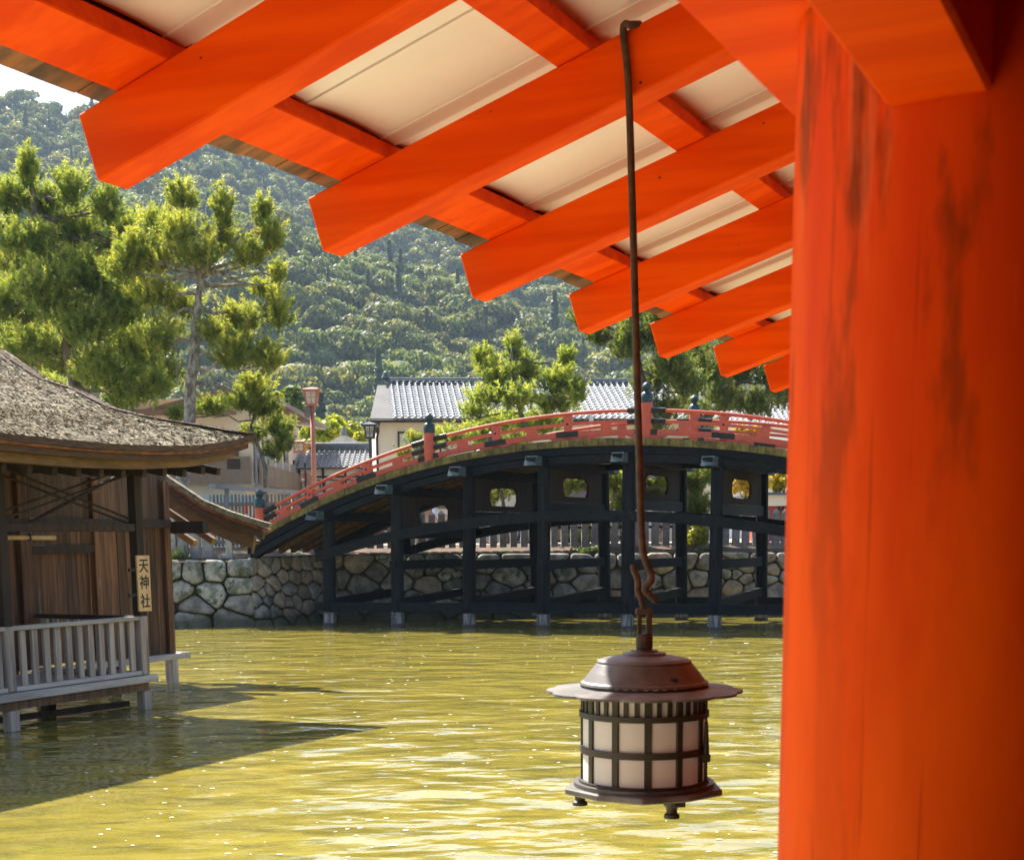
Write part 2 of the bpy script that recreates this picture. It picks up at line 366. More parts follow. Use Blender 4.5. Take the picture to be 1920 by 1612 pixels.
def water():
    m = bpy.data.materials.new('pond_water'); m.use_nodes = True; t = m.node_tree; N = t.nodes; L = t.links
    b = N['Principled BSDF']; b.inputs['Roughness'].default_value = .045; b.inputs['IOR'].default_value = 1.33
    tc = N.new('ShaderNodeTexCoord')
    def mp(sc, rot=0):
        q = N.new('ShaderNodeMapping'); L.new(tc.outputs['Object'], q.inputs[0]); q.inputs['Scale'].default_value = sc; q.inputs['Rotation'].default_value = (0, 0, rot); return q.outputs[0]
    def nz(v, s, d=4, r=.5, dist=0.0):
        n = N.new('ShaderNodeTexNoise'); n.inputs['Scale'].default_value = s; n.inputs['Detail'].default_value = d; n.inputs['Roughness'].default_value = r
        n.inputs['Distortion'].default_value = dist; L.new(v, n.inputs['Vector']); return n.outputs[0]
    def ramp(s, a, c, A, B):
        q = N.new('ShaderNodeMapRange'); q.interpolation_type = 'SMOOTHSTEP'; q.inputs[1].default_value = a; q.inputs[2].default_value = c; L.new(s, q.inputs[0])
        x = N.new('ShaderNodeMix'); x.data_type = 'RGBA'; L.new(q.outputs[0], x.inputs[0])
        for i, z in ((6, A), (7, B)):
            if isinstance(z, tuple): x.inputs[i].default_value = (*z, 1)
            else: L.new(z, x.inputs[i])
        return x.outputs[2]
    bed = ramp(nz(mp((.5, .9, 1), .2), .55, 8, .62), .3, .7, (.285, .232, .042), (.212, .176, .032))
    bed = ramp(nz(mp((.6, 1.6, 1), .25), 1.7, 8, .65, .6), .40, .72, bed, (.125, .112, .026))
    bed = ramp(nz(mp((1, 1.4, 1), .1), .9, 6, .6), .63, .74, bed, (.12, .150, .020))
    # unseen pale patch added to the bed, bouncing light up under the roof
    dq = N.new('ShaderNodeVectorMath'); dq.operation = 'DISTANCE'; L.new(tc.outputs['Object'], dq.inputs[0]); dq.inputs[1].default_value = (.2, 1.5, 0)
    sh = N.new('ShaderNodeMapRange'); sh.interpolation_type = 'SMOOTHSTEP'; sh.inputs[1].default_value = 10.5; sh.inputs[2].default_value = 6.0; L.new(dq.outputs['Value'], sh.inputs[0])
    xs = N.new('ShaderNodeMix'); xs.data_type = 'RGBA'; L.new(sh.outputs[0], xs.inputs[0]); L.new(bed, xs.inputs[6]); xs.inputs[7].default_value = (.45, .385, .225, 1); bed = xs.outputs[2]
    L.new(bed, b.inputs['Base Color'])
    h1 = nz(mp((.85, 1.2, 1), -.62), 1.25, 2, .4, .25)
    h2 = nz(mp((.8, 1.3, 1), -.5), 4.5, 3, .5)
    h3 = nz(mp((.6, 1.3, 1), -.75), .36, 2, .5)
    a1 = N.new('ShaderNodeMath'); a1.operation = 'MULTIPLY_ADD'; L.new(h2, a1.inputs[0]); a1.inputs[1].default_value = .085; L.new(h1, a1.inputs[2])
    a2 = N.new('ShaderNodeMath'); a2.operation = 'MULTIPLY_ADD'; L.new(h3, a2.inputs[0]); a2.inputs[1].default_value = 1.1; L.new(a1.outputs[0], a2.inputs[2])
    bp = N.new('ShaderNodeBump'); bp.inputs['Strength'].default_value = 1.0; bp.inputs['Distance'].default_value = .07
    L.new(a2.outputs[0], bp.inputs['Height']); L.new(bp.outputs[0], b.inputs['Normal'])
    o = MB().add([(-150, -30, 0), (150, -30, 0), (150, 90, 0), (-150, 90, 0)], [(0, 1, 2, 3)]).build('water', m)
    tag(o, kind='structure')
    # specks of foam and fallen petals drifting on the surface
    V = []; F = []; k = 0
    for i in range(600):
        Y = 10 + 36 * rnd.random() ** 1.3; x = rnd.uniform(-.30, .22) * Y
        r = rnd.uniform(.005, .016) * (1 + Y / 30); n = 6
        if rnd.random() < .08: r *= 1.8
        ph = rnd.random() * 6
        V += [(x + r * (1.3 * math.cos(ph + a * 2 * math.pi / n)) * rnd.uniform(.7, 1.2), Y + r * math.sin(ph + a * 2 * math.pi / n), .006) for a in range(n)]
        F.append(tuple(range(k, k + n))); k += n
    fm = mat('foam_white', (.80, .76, .66), (.7, .66, .52), rough=.6)
    tag(MB().add(V, F).build('foam_flecks', fm), 'tiny pale foam flecks scattered over the green water', 'foam', kind='stuff')
water()

def land():
    out = [];
    for p in WALL: out.append(p)
    # outer edge of wall top (wall leans back), bank top, then flat sand to the foot of the hill
    def off(i, d):
        a = WALL[max(i - 1, 0)]; c = WALL[min(i + 1, len(WALL) - 1)]; t = (c - a)[:2]; t /= np.linalg.norm(t); return np.array([-t[1], t[0], 0]) * d
    rows = [[WALL[i] + off(i, d) + np.array([0, 0, z]) for i in range(len(WALL))] for d, z in ((.32, 1.98), (.6, 2.06), (1.8, 2.14), (3.4, GZ))]
    far = [np.array([x, 70.0, GZ]) for x in (-60, -25, -12, -2, 20, 80)]
    o = MB().grid(rows).build('bank', soilm, smooth=True); tag(o, kind='structure')
    o = MB().grid([[p - np.array([0, 0, .004]) for p in rows[-1]], far, [np.array([x, 400.0, GZ]) for x in (-300, -180, -60, 20, 120, 300)]]).build('ground', sand); tag(o, kind='structure')
land()

RIDGE = [(-900, 275), (-500, 245), (-200, 236), (0, 238), (100, 228), (145, 246), (300, 266), (400, 292), (500, 322), (560, 342), (600, 366), (650, 384), (700, 400),
         (780, 425), (880, 440), (1000, 478), (1200, 545), (1500, 640), (2000, 760), (2600, 860)]
_rx = [math.atan((x - PX0) / FPX) for x, y in RIDGE]; _re = [(1008 - .008 * (x - 960) - y - 30) / FPX for x, y in RIDGE]
HB, HR = 400.0, 1080.0
def fbm(x, y, o=5):
    return noise.fractal(Vector((x, y, 3.7)), 1.0, 2.0, o)
def hill_z(X, Y):
    ph = math.atan2(X, Y); d = math.hypot(X, Y)
    te = float(np.interp(ph, _rx, _re)) * math.cos(ph)
    rz = te * HR
    s = (d - HB) / (HR - HB)
    if s <= 0: return GZ - .3 + max(0, (d - 130) / 270) * 9 + fbm(X / 60, Y / 60, 3) * 1.5 * max(0, min(1, (d - 120) / 60))
    amp = min(1, s * 3)
    sp = fbm(X / 210 + .5 * Y / 260, Y / 520 - .2 * X / 300, 3) * 95 * min(1, s * 2.2) * max(0, 1 - s) ** .6 + fbm(X / 70, Y / 70, 4) * 9 * amp * (1 if s < .85 else .2)
    if s < 1: z = rz * s + sp * .9
    else: z = rz - (s - 1) * 300 + sp * .3
    if s < 1: z = min(z, te * d - 15 * (1 - s) ** .5)
    return max(EYE + z, GZ + 9 + fbm(X / 60, Y / 60, 3) * 1.5)
def hill():
    G = []
    for i in range(75):
        d = 118 + (1350 - 118) * (i / 74) ** 1.25
        G.append([(d * math.sin(p), d * math.cos(p), hill_z(d * math.sin(p), d * math.cos(p))) for p in np.linspace(-.62, .55, 90)])
    tag(MB().grid(G).build('hill', hillm, smooth=True), kind='structure')
hill()

# ---- forest on the hill: prototype crowns, spread as instances of one object
def leaf_cloud(pts, nrm, size, R, flat=.35, lenr=1.5):
    """random leaf quads at pts, facing roughly along nrm"""
    n = len(pts); a = nrm + R.normal(0, flat, (n, 3)); a /= np.linalg.norm(a, axis=1, keepdims=True) + 1e-9
    t = np.cross(a, R.normal(0, 1, (n, 3))); t /= np.linalg.norm(t, axis=1, keepdims=True) + 1e-9
    b = np.cross(a, t); s = (size * R.uniform(.6, 1.3, (n, 1))) / 2
    V = np.stack([pts - t * s * lenr, pts - b * s, pts + t * s * lenr, pts + b * s], 1).reshape(-1, 3)
    Q = np.arange(4 * n).reshape(n, 4)
    return V, Q
def crown_proto(seed, kind):
    R = np.random.RandomState(seed); P = []; Nn = []
    if kind == 'conifer':
        n = 700; h = R.uniform(0, 1, n) ** .8; rr = (1 - h) * 2.6 * (.55 + .45 * np.abs(np.sin(h * 26 + R.uniform(0, 6)))) * R.uniform(.5, 1.05, n)
        t = R.uniform(0, 6.283, n); P = np.stack([rr * np.cos(t), rr * np.sin(t), 1.5 + h * 13.5 - rr * .25], 1)
        Nn = np.stack([np.cos(t), np.sin(t), np.full(n, .7)], 1); size = .8
    else:
        k = 9 if kind == 'broad' else 7
        for i in range(k):
            c = np.array([R.uniform(-2.6, 2.6), R.uniform(-2.6, 2.6), R.uniform(3.0, 7.2)]); r = R.uniform(1.5, 2.6)
            if i == 0: c = np.array([0, 0, 6.2]); r = 2.9
            m = 95; d = R.normal(0, 1, (m, 3)); d[:, 2] = np.abs(d[:, 2]) * .9 - .25; d /= np.linalg.norm(d, axis=1, keepdims=True)
            P.append(c + d * r * R.uniform(.82, 1.05, (m, 1)) * np.array([1, 1, .8])); Nn.append(d)
        P = np.vstack(P); Nn = np.vstack(Nn); size = .78
    V, Q = leaf_cloud(P, Nn, size, R, .45)
    me = bpy.data.meshes.new('forest_crown'); me.from_pydata(V.tolist(), [], Q.tolist())
    tint = np.repeat(np.clip(R.normal(.5, .25, len(Q)), 0, 1), 4)
    at = me.attributes.new('tint', 'FLOAT', 'POINT'); at.data.foreach_set('value', tint.astype(np.float32))
    me.materials.append(forest_c if kind == 'conifer' else forest_a)
    return bpy.data.objects.new('forest_crown', me)
def scatter(name, pts, scl, kinds, kind='stuff'):
    """one object: instances of the crown prototypes on its own points"""
    me = bpy.data.meshes.new(name); me.from_pydata([tuple(p) for p in pts], [], [])
    n = len(pts)
    for nm, tp, val in (('sc', 'FLOAT', scl), ('idx', 'INT', kinds), ('rz', 'FLOAT', NR.uniform(0, 6.28, n))):
        at = me.attributes.new(nm, tp, 'POINT'); at.data.foreach_set('value', np.asarray(val, np.int32 if tp == 'INT' else np.float32))
    o = bpy.data.objects.new(name, me); COL.objects.link(o)
    g = bpy.data.node_groups.new(name, 'GeometryNodeTree')
    g.interface.new_socket('Geometry', in_out='INPUT', socket_type='NodeSocketGeometry'); g.interface.new_socket('Geometry', in_out='OUTPUT', socket_type='NodeSocketGeometry')
    N = g.nodes; L = g.links; gi = N.new('NodeGroupInput'); go = N.new('NodeGroupOutput')
    ci = N.new('GeometryNodeCollectionInfo'); ci.inputs['Collection'].default_value = PROTO; ci.inputs['Separate Children'].default_value = True; ci.inputs['Reset Children'].default_value = True
    ip = N.new('GeometryNodeInstanceOnPoints'); ip.inputs['Pick Instance'].default_value = True
    def na(nm, tp):
        q = N.new('GeometryNodeInputNamedAttribute'); q.data_type = tp; q.inputs['Name'].default_value = nm; return q.outputs['Attribute']
    cx = N.new('ShaderNodeCombineXYZ'); L.new(na('rz', 'FLOAT'), cx.inputs[2])
    L.new(gi.outputs[0], ip.inputs['Points']); L.new(ci.outputs[0], ip.inputs['Instance']); L.new(na('idx', 'INT'), ip.inputs['Instance Index'])
    L.new(cx.outputs[0], ip.inputs['Rotation']); L.new(na('sc', 'FLOAT'), ip.inputs['Scale']); L.new(ip.outputs[0], go.inputs[0])
    md = o.modifiers.new('scatter', 'NODES'); md.node_group = g
    return tag(o, kind=kind)
PROTO = bpy.data.collections.new('forest_crowns')
for i in range(9):
    o = crown_proto(100 + i, 'conifer' if i >= 7 else 'broad'); o.name = 'crown_%02d' % i; PROTO.objects.link(o)
def forest():
    pts = []; sc = []; kd = []
    d = 140
    while d < 1180:
        step = 5.6 + d * .0026
        w = .42
        k = int(2 * w * d / step)
        for i in range(k):
            p = -w + .02 + 2 * w * (i + rnd.random()) / k; dd = d + rnd.uniform(-.5, .5) * step
            if p > .27: continue
            X, Y = dd * math.sin(p), dd * math.cos(p)
            z = hill_z(X, Y)
            nzv = fbm(X / 60, Y / 60, 3)
            con = rnd.random() < (.04 + .16 * max(0, nzv * 2)) * (1 if dd < 420 else .5)
            s = (rnd.uniform(.6, 1.15) if rnd.random() < .7 else rnd.uniform(1.1, 1.75)) * (1.18 + .25 * fbm(X / 90 + 9, Y / 90, 2))
            if dd < 300: s *= .62 if con else .78
            pts.append((X, Y, z - 1.2)); sc.append(s * (.95 if not con else .9)); kd.append(rnd.choice((7, 8)) if con else rnd.randrange(7))
        d += step * .86
    tag(scatter('forest', pts, sc, kd), 'dense mixed forest covering the hillside behind the bridge', 'forest')
    print('forest trees', len(pts))
forest()

# ================================================================== CORRIDOR ROOF, COLUMN
RP0 = CAM + ray(182, 340) * 3.152
RPH, RH, RW, RS = .3046, .1427, .0927, .85
RD = R_ * math.cos(RPH) + Z_ * math.sin(RPH); NV = -R_ * math.sin(RPH) + Z_ * math.cos(RPH)
def UP(u, a, z):  # corridor coordinates: u inwards from the eave tips, a along the eave, z height
    return np.array([RP0[0], RP0[1], 0]) + R_ * u + E_ * a + Z_ * z
def fade_stain(m, z0, z1):
    t = m.node_tree; N = t.nodes; L = t.links
    mixes = [n for n in N if n.type == 'MIX']; x = mixes[-1]; src = x.inputs[0].links[0].from_socket
    tc = N.new('ShaderNodeNewGeometry'); sp = N.new('ShaderNodeSeparateXYZ'); L.new(tc.outputs['Position'], sp.inputs[0])
    q = N.new('ShaderNodeMapRange'); q.inputs[1].default_value = z0; q.inputs[2].default_value = z1; q.inputs[3].default_value = .18; q.inputs[4].default_value = 1.0; L.new(sp.outputs[2], q.inputs[0])
    ml = N.new('ShaderNodeMath'); ml.operation = 'MULTIPLY'; L.new(src, ml.inputs[0]); L.new(q.outputs[0], ml.inputs[1]); L.new(ml.outputs[0], x.inputs[0])
fade_stain(verm_col, 2.55, 3.0)
def column_wear(m):
    t = m.node_tree; N = t.nodes; L = t.links; b = N['Principled BSDF']; src = b.inputs['Base Color'].links[0].from_socket
    g = N.new('ShaderNodeNewGeometry'); sp = N.new('ShaderNodeSeparateXYZ'); L.new(g.outputs['Position'], sp.inputs[0])
    def layer(src, scale, a, c, colr, amt, top=False):
        mp = N.new('ShaderNodeMapping'); L.new(g.outputs['Position'], mp.inputs[0]); mp.inputs['Scale'].default_value = scale
        n = N.new('ShaderNodeTexNoise'); n.inputs['Scale'].default_value = 1.0; n.inputs['Detail'].default_value = 9; n.inputs['Roughness'].default_value = .65; L.new(mp.outputs[0], n.inputs['Vector'])
        q = N.new('ShaderNodeMapRange'); q.inputs[1].default_value = a; q.inputs[2].default_value = c; q.inputs[4].default_value = amt; L.new(n.outputs[0], q.inputs[0]); f = q.outputs[0]
        if top:
            z = N.new('ShaderNodeMapRange'); z.inputs[1].default_value = 2.72; z.inputs[2].default_value = 2.95; L.new(sp.outputs[2], z.inputs[0])
            ml = N.new('ShaderNodeMath'); ml.operation = 'MULTIPLY'; L.new(f, ml.inputs[0]); L.new(z.outputs[0], ml.inputs[1]); f = ml.outputs[0]
        x = N.new('ShaderNodeMix'); x.data_type = 'RGBA'; L.new(f, x.inputs[0]); L.new(src, x.inputs[6]); x.inputs[7].default_value = (*colr, 1); return x.outputs[2]
    src = layer(src, (60, 60, 1.3), .60, .66, (.30, .022, .001), .55)
    src = layer(src, (26, 26, 1.8), .60, .72, (.74, .22, .09), .55, True)
    src = layer(src, (120, 120, 90), .72, .75, (.12, .02, .004), .8)
    L.new(src, b.inputs['Base Color'])
column_wear(verm_col)
def corridor():
    T = thing('shrine_corridor', 'vermilion timber corridor with white ceiling boards under its eaves and a big round column', 'shrine building', UP(2.0, 0, 1.1))
    RL = 3.55                       # rafter length to the ridge
    uc = 1.923
    for n in range(-6, 17):
        o = RP0 + E_ * (n * RS)
        MB().box(o, E_ * RW, NV * RH, RD * RL).build('rafter', verm, T, bevel=.004)
    a0, a1 = -14 * RS - .4, 16 * RS + .6
    top = RP0 + NV * RH
    def strip(name, t0, t1, d0, d1, m):
        MB().box(top + E_ * a0 + RD * t0 + NV * d0, RD * (t1 - t0), E_ * (a1 - a0), NV * (d1 - d0)).build(name, m, T, bevel=.003)
    strip('outer_batten', .105, .25, .0005, .046, verm)
    strip('inner_batten', .740, .835, .0005, .046, verm)
    strip('upper_batten', 1.62, 1.72, .0005, .046, verm)
    # wooden planks showing beyond the outer batten
    for n in range(-3, 17):
        for k in range(6):
            a = n * RS + .02 + k * RS / 6; tt = -.004 + rnd.uniform(-.006, .008)
            MB().box(top + E_ * a + RD * tt + NV * (.048 + rnd.uniform(0, .006)), RD * .235, E_ * (RS / 6 - .003), NV * .018).build('eave_plank', plankw, T)
    nick = []
    for n in range(0, 7):
        o = RP0 + E_ * (n * RS)
        for k in range(3):
            t = rnd.uniform(.1, 1.5); f = rnd.uniform(.12, .88); r_ = rnd.uniform(.0016, .0032)
            c_ = o + RD * t + NV * (RH * f) - E_ * .0005
            nick.append([c_ + RD * (r_ * math.cos(a_) * 1.3) + NV * (r_ * math.sin(a_)) for a_ in np.linspace(0, 6.283, 8)[:-1]])
    mb = MB()
    for P in nick: mb.prism(P, -E_ * .0012)
    mb.build('nail_heads', iron, T, kind='stuff')
    # painted ceiling boards: two to a bay, very slightly cupped
    for n in range(-9, 16):
        for (b0, b1, dz) in ((.02, .52, .0), (.524, .93, .004)):
            G0 = [];
            for i in range(7):
                f = i / 6; a = n * RS + b0 + (b1 - b0) * f; cup = .016 * (4 * (f - .5) ** 2) + dz
                G0.append([top + E_ * a + RD * t + NV * (.047 + .022 - cup) for t in (.24, .9, 1.5, 2.0)])
            G1 = [[p + NV * .014 for p in r] for r in G0]
            mb = MB().grid(G0).grid(G1)
            for r in (0, 6): mb.add([G0[r][0], G0[r][3], G1[r][3], G1[r][0]], [(0, 1, 2, 3)])
            mb.build('ceiling_board', cream, T, smooth=False)
    # bark roof over everything, both slopes
    rz = lambda t, d: top + RD * t + NV * d
    MB().box(rz(.02, .075) + E_ * a0, RD * (RL + .23), E_ * (a1 - a0), NV * .26).build('bark_roof', bark, T)
    RD2 = R_ * math.cos(RPH) - Z_ * math.sin(RPH); NV2 = R_ * math.sin(RPH) + Z_ * math.cos(RPH)
    rt = RP0 + RD * (RL - .02)
    MB().box(rt + E_ * a0 + NV2 * .02, RD2 * RL, E_ * (a1 - a0), NV2 * .36).build('far_roof_slope', bark, T)
    # purlin that carries the rafters, beam over the columns, tie beam through the column
    al = a1 - a0
    MB().box(UP(1.76, a0, 3.80), R_ * .28, E_ * al, Z_ * .215).build('purlin', verm, T, bevel=.006)
    MB().box(UP(1.655, a0, 3.18), R_ * .50, E_ * al, Z_ * .20).build('column_beam', verm, T, bevel=.008)
    q = on_plane(1650, 188, (0, 0, 3.063), (0, 0, 1)); u0 = float(np.dot(q - RP0, R_)); q = on_plane(1855, 160, (0, 0, 3.063), (0, 0, 1)); u1 = float(np.dot(q - RP0, R_))
    MB().box(UP(u0, a0, 3.063), R_ * (u1 - u0), E_ * al, Z_ * .1165).build('tie_beam', verm, T, bevel=.004)
    c = np.array([.467, 1.455, 0]); ac = float(np.dot(c - np.array([RP0[0], RP0[1], 0]), E_))
    for k in (0, 1, 2, 3):
        p = c + E_ * (k * 3 * RS)
        prof = [(.193, 1.1), (.193, 1.4), (.192, 2.0), (.190, 2.7), (.189, 3.1), (.188, 3.179)]
        MB().lathe(prof, (p[0], p[1], 0), n=96).build('column', verm_col, T, smooth=True)
        MB().box(UP(uc - .1, ac + k * 3 * RS - .1, 3.381), R_ * .2, E_ * .2, Z_ * .418).build('strut', verm, T)
        p2 = p + R_ * 2.9
        MB().lathe(prof, (p2[0], p2[1], 0), n=32).build('column', verm_col, T, smooth=True)
    MB().box(UP(uc + 2.75, a0, 3.18), R_ * .3, E_ * al, Z_ * .2).build('column_beam', verm, T)
    MB().box(top + E_ * a0 + RD * 2.0 + NV * .05, RD * 1.5, E_ * (a1 - a0), NV * .02).build('darkened_ceiling', wood_m, T)  # unseen ceiling part, made dark to cut the light on the column
    MB().box(UP(1.45, -4.3, 1.1), R_ * 3.3, E_ * .06, Z_ * 3.2).build('light_blocking_wall', wood_d, T)  # unseen wall added behind the camera to block light
    # unseen floor boards and added far wall, dark to keep light off the column
    for k in range(14):
        MB().box(UP(1.45 + k * .27, a0, 1.06), R_ * .262, E_ * al, Z_ * .04).build('floor_board', wood_d, T)
    MB().box(UP(uc + 2.88, a0, 1.1), R_ * .06, E_ * al, Z_ * 3.0).build('light_blocking_panel', wood_d, T)
corridor()

# ================================================================== HANGING LANTERN
def lantern():
    LD = 3.45
    c = at_d(1207, 1388, LD); k = LD / FPX * 1.03    # metres per photo pixel here
    cx, cy_ = c[0], c[1]
    def zz(y): return float(at_d(1207, y, LD)[2])
    T = thing('hanging_lantern', 'round bronze lantern with white panes and scalloped brim hanging from an iron rod', 'lantern', (cx, cy_, zz(1480)))
    Rb = 112 * k
    def ringz(name, z0, z1, r0, r1, m=bronze_g, n=64):
        MB().lathe([(r0, z0), (r1, z0), (r1, z1), (r0, z1), (r0, z0)], (cx, cy_, 0), n).build(name, m, T)
    # y of front of body lies nearer: work with axis heights
    ztop, zmidr, zbar, zbot = zz(1292), zz(1336), zz(1401), zz(1466)
    t = .0032
    A0 = math.radians(-91.5)
    for i in range(12):
        a = A0 + i * math.pi / 6
        w = .0085
        d = np.array([math.cos(a), math.sin(a), 0]); s = np.array([-d[1], d[0], 0])
        MB().box(np.array([cx, cy_, zbot]) + d * (Rb - .004) - s * w, s * 2 * w, d * .009, Z_ * (ztop - zbot)).build('vertical_bar', bronze_g, T, bevel=.0015)
        for (za, zb) in ((zbot, zbar), (zbar, zmidr)):
            G = []
            for j in range(6):
                b = a + (j / 5) * math.pi / 6; G.append([(cx + Rb * math.cos(b), cy_ + Rb * math.sin(b), za), (cx + Rb * math.cos(b), cy_ + Rb * math.sin(b), zb)])
            MB().grid(G).build('pane', paper, T, smooth=True)
        for j in (1, 2):
            b = a + j * math.pi / 18; d2 = np.array([math.cos(b), math.sin(b), 0]); s2 = np.array([-d2[1], d2[0], 0])
            MB().box(np.array([cx, cy_, zmidr]) + d2 * (Rb - .003) - s2 * .0052, s2 * .0104, d2 * .007, Z_ * (ztop - zmidr)).build('slat', bronze_g, T)
        G = [[(cx + (Rb - .001) * math.cos(a + j * math.pi / 30), cy_ + (Rb - .001) * math.sin(a + j * math.pi / 30), z) for z in (zmidr, ztop)] for j in range(6)]
        MB().grid(G).build('upper_pane', paper, T, smooth=True)
    ringz('ring', zmidr - .006, zmidr + .0075, Rb - .004, Rb + .009)
    ringz('ring', zbar - .008, zbar + .008, Rb - .003, Rb + .007)
    ringz('ring', zbot - .004, zbot + .011, Rb - .004, Rb + .010)
    ringz('ring', ztop - .003, ztop + .012, Rb - .004, Rb + .006)
    # clasp of the little door on the right
    a = math.radians(-28); d = np.array([math.cos(a), math.sin(a), 0])
    MB().tube([np.array([cx, cy_, z]) + d * (Rb + .012) for z in (zbot + .01, zz(1420), zz(1410), zmidr - .012)], [.004, .004, .0085, .004], 8).build('door_pin', bronze_g, T)
    MB().cbox(np.array([cx, cy_, zz(1412)]) + d * (Rb + .010), .012, .010, .010).build('clasp', bronze_g, T, bevel=.003)
    # lid: scalloped brim and stepped dome
    zb = zz(1289)
    sc = lambda t: .945 + .070 * abs(math.cos(t * 6 + .5)) ** .55
    Rr = 176 * k
    MB().lathe([(Rb * .6, zb - .004), (Rr * .7, zb - .006), (Rr, zb - .010), (Rr * 1.002, zb - .004), (Rr * .7, zb + .003), (Rb * .9, zb + .006)], (cx, cy_, 0), 132, sc).build('brim', bronze_lit, T)
    pr = [(118, 1284), (116, 1280), (111, 1277), (100, 1262), (88, 1247), (86, 1245), (85.5, 1241), (78, 1237), (60, 1233), (40, 1230), (38, 1226), (25, 1224), (24, 1221), (5, 1220)]
    MB().lathe([(r * k, zz(y) + .004) for r, y in pr], (cx, cy_, 0), 110).build('lid', bronze, T)
    MB().cbox((cx + .058, cy_ - 95 * k, zz(1266)), .009, .004, .005).build('smoke_hole', ink, T, bevel=.002)
    # base plate, eight-sided, on three small feet
    n = 10; z0, z1 = zz(1482), zz(1470)
    P = [(cx + 150 * k * (1.0 if i % 2 else .93) * math.cos(2 * math.pi * (i + .5) / n - .1), cy_ + 150 * k * (1.0 if i % 2 else .93) * math.sin(2 * math.pi * (i + .5) / n - .1), z0) for i in range(n)]
    MB().prism(P, (0, 0, z1 - z0)).build('base_plate', bronze_lit, T, bevel=.003)
    ringz('ring', z1, z1 + .010, Rb - .01, Rb + .022, bronze)
    for a in (-70, 50, 170):
        a = math.radians(a); p = np.array([cx + 118 * k * math.cos(a), cy_ + 118 * k * math.sin(a), 0])
        fz = z0 - .0005
        f = MB().lathe([(.021, fz), (.019, fz - .008), (.013, fz - .016), (.0125, fz - .026), (.018, fz - .030), (.0185, fz - .038), (.008, fz - .040)], (p[0], p[1], 0), 14, cap=True)
        f.cbox((p[0] + .02, p[1], fz - .006), .011, .007, .006)
        f.build('foot', bronze_g, T, smooth=False)
    # shackle on the lid
    s = MB()
    zt, zm, zl = zz(1143), zz(1188), zz(1220)
    s.box((cx - 13 * k, cy_ - .006, zm - .02), (8 * k, 0, 0), (0, .012, 0), (0, 0, zt - zm + .02))
    s.box((cx + 3 * k, cy_ - .010, zm - .02), (10 * k, 0, 0), (0, .016, 0), (0, 0, zt - zm + .02))
    s.box((cx - 16 * k, cy_ - .011, zt - .010), (30 * k, 0, 0), (0, .020, 0), (0, 0, .013))
    s.build('shackle', rust, T, bevel=.0015)
    P = [(cx + 17 * k * math.cos(i * math.pi / 3 + .3), cy_ + 17 * k * math.sin(i * math.pi / 3 + .3), zl) for i in range(6)]
    MB().prism(P, (0, 0, zm - zl)).build('hexagon_boss', rust, T, bevel=.006)
    # lower hook
    hk = [(1207, 1150), (1206, 1138), (1202, 1122), (1196, 1108), (1197, 1095), (1194, 1082), (1189, 1070), (1187, 1058)]
    MB().tube(curve_pts([at_d(x, y, LD + (.004 if i > 3 else 0)) for i, (x, y) in enumerate(hk)]), .0078, 12).build('hook', rust, T, smooth=True)
    # the long rod is hooked over the second rafter
    hp = on_plane(1172, 58, RP0 + RS * E_, E_) - E_ * .012
    rod = [(1178, 150), (1184, 330), (1189, 500), (1193, 650), (1197, 800), (1200, 920), (1203, 1000), (1206, 1035), (1213, 1058), (1220, 1074), (1221, 1088), (1213, 1098), (1210, 1106), (1216, 1114), (1225, 1122), (1231, 1128)]
    d0 = hp[1]
    pts = [hp + RD * .035 + E_ * .02, hp + RD * .02, hp]
    for i, (x, y) in enumerate(rod):
        f = min(1, (y - 60) / 900); pts.append(at_d(x, y, d0 * (1 - f) + LD * f - (.012 if y > 1080 else 0)))
    r = tag(MB().tube(curve_pts(pts, 5), .0085, 12).build('hanging_rod', rust, smooth=True), 'long rusty iron rod with a bent hook end holding the lantern', 'iron rod')
lantern()
#PART3
# ================================================================== ARCHED BRIDGE
BN = VPlane((-5.63, 45.03), (11.47, -3.5))          # near face of the bridge
BO = np.array([2.05, 4.40, 0]); BW = float(np.linalg.norm(BO)); BD = BO / BW
def fit(px, deg=5):
    q = np.array([BN(x, y) for x, y in px]); c = np.polyfit(q[:, 0], q[:, 1], deg); return lambda s: float(np.polyval(c, s))
RGT = [(1560, 858), (1660, 882), (1760, 914)]
fasc_t = fit([(480, 1003), (530, 973), (580, 947), (630, 925), (681, 903), (736, 885), (791, 868), (882, 848), (1000, 831), (1077, 824), (1199, 821), (1302, 825), (1399, 834), (1472, 842)] + RGT)
rail_t = fit([(480, 965), (564, 918), (620, 892), (681, 865), (736, 844), (790, 827), (922, 796), (1000, 782), (1059, 775), (1193, 769), (1302, 770), (1352, 775), (1472, 790), (1560, 808), (1660, 832), (1760, 866)])
S = lambda x, y=900: BN(x, y)[0]
S0, S1 = S(462, 1030), S(1640, 880)
def BPt(s, b, z): return BN.P(s, z) + BD * b
def sweep(s0, s1, zf, dz0, dz1, b0, b1, n=40):
    G = []
    for i in range(n + 1):
        s = s0 + (s1 - s0) * i / n; z = zf(s)
        G.append([BPt(s, b0, z + dz0), BPt(s, b1, z + dz0), BPt(s, b1, z + dz1), BPt(s, b0, z + dz1), BPt(s, b0, z + dz0)])
    mb = MB().grid(G)
    for r in (0, n): mb.add(G[r][:4], [(0, 1, 2, 3)])
    return mb
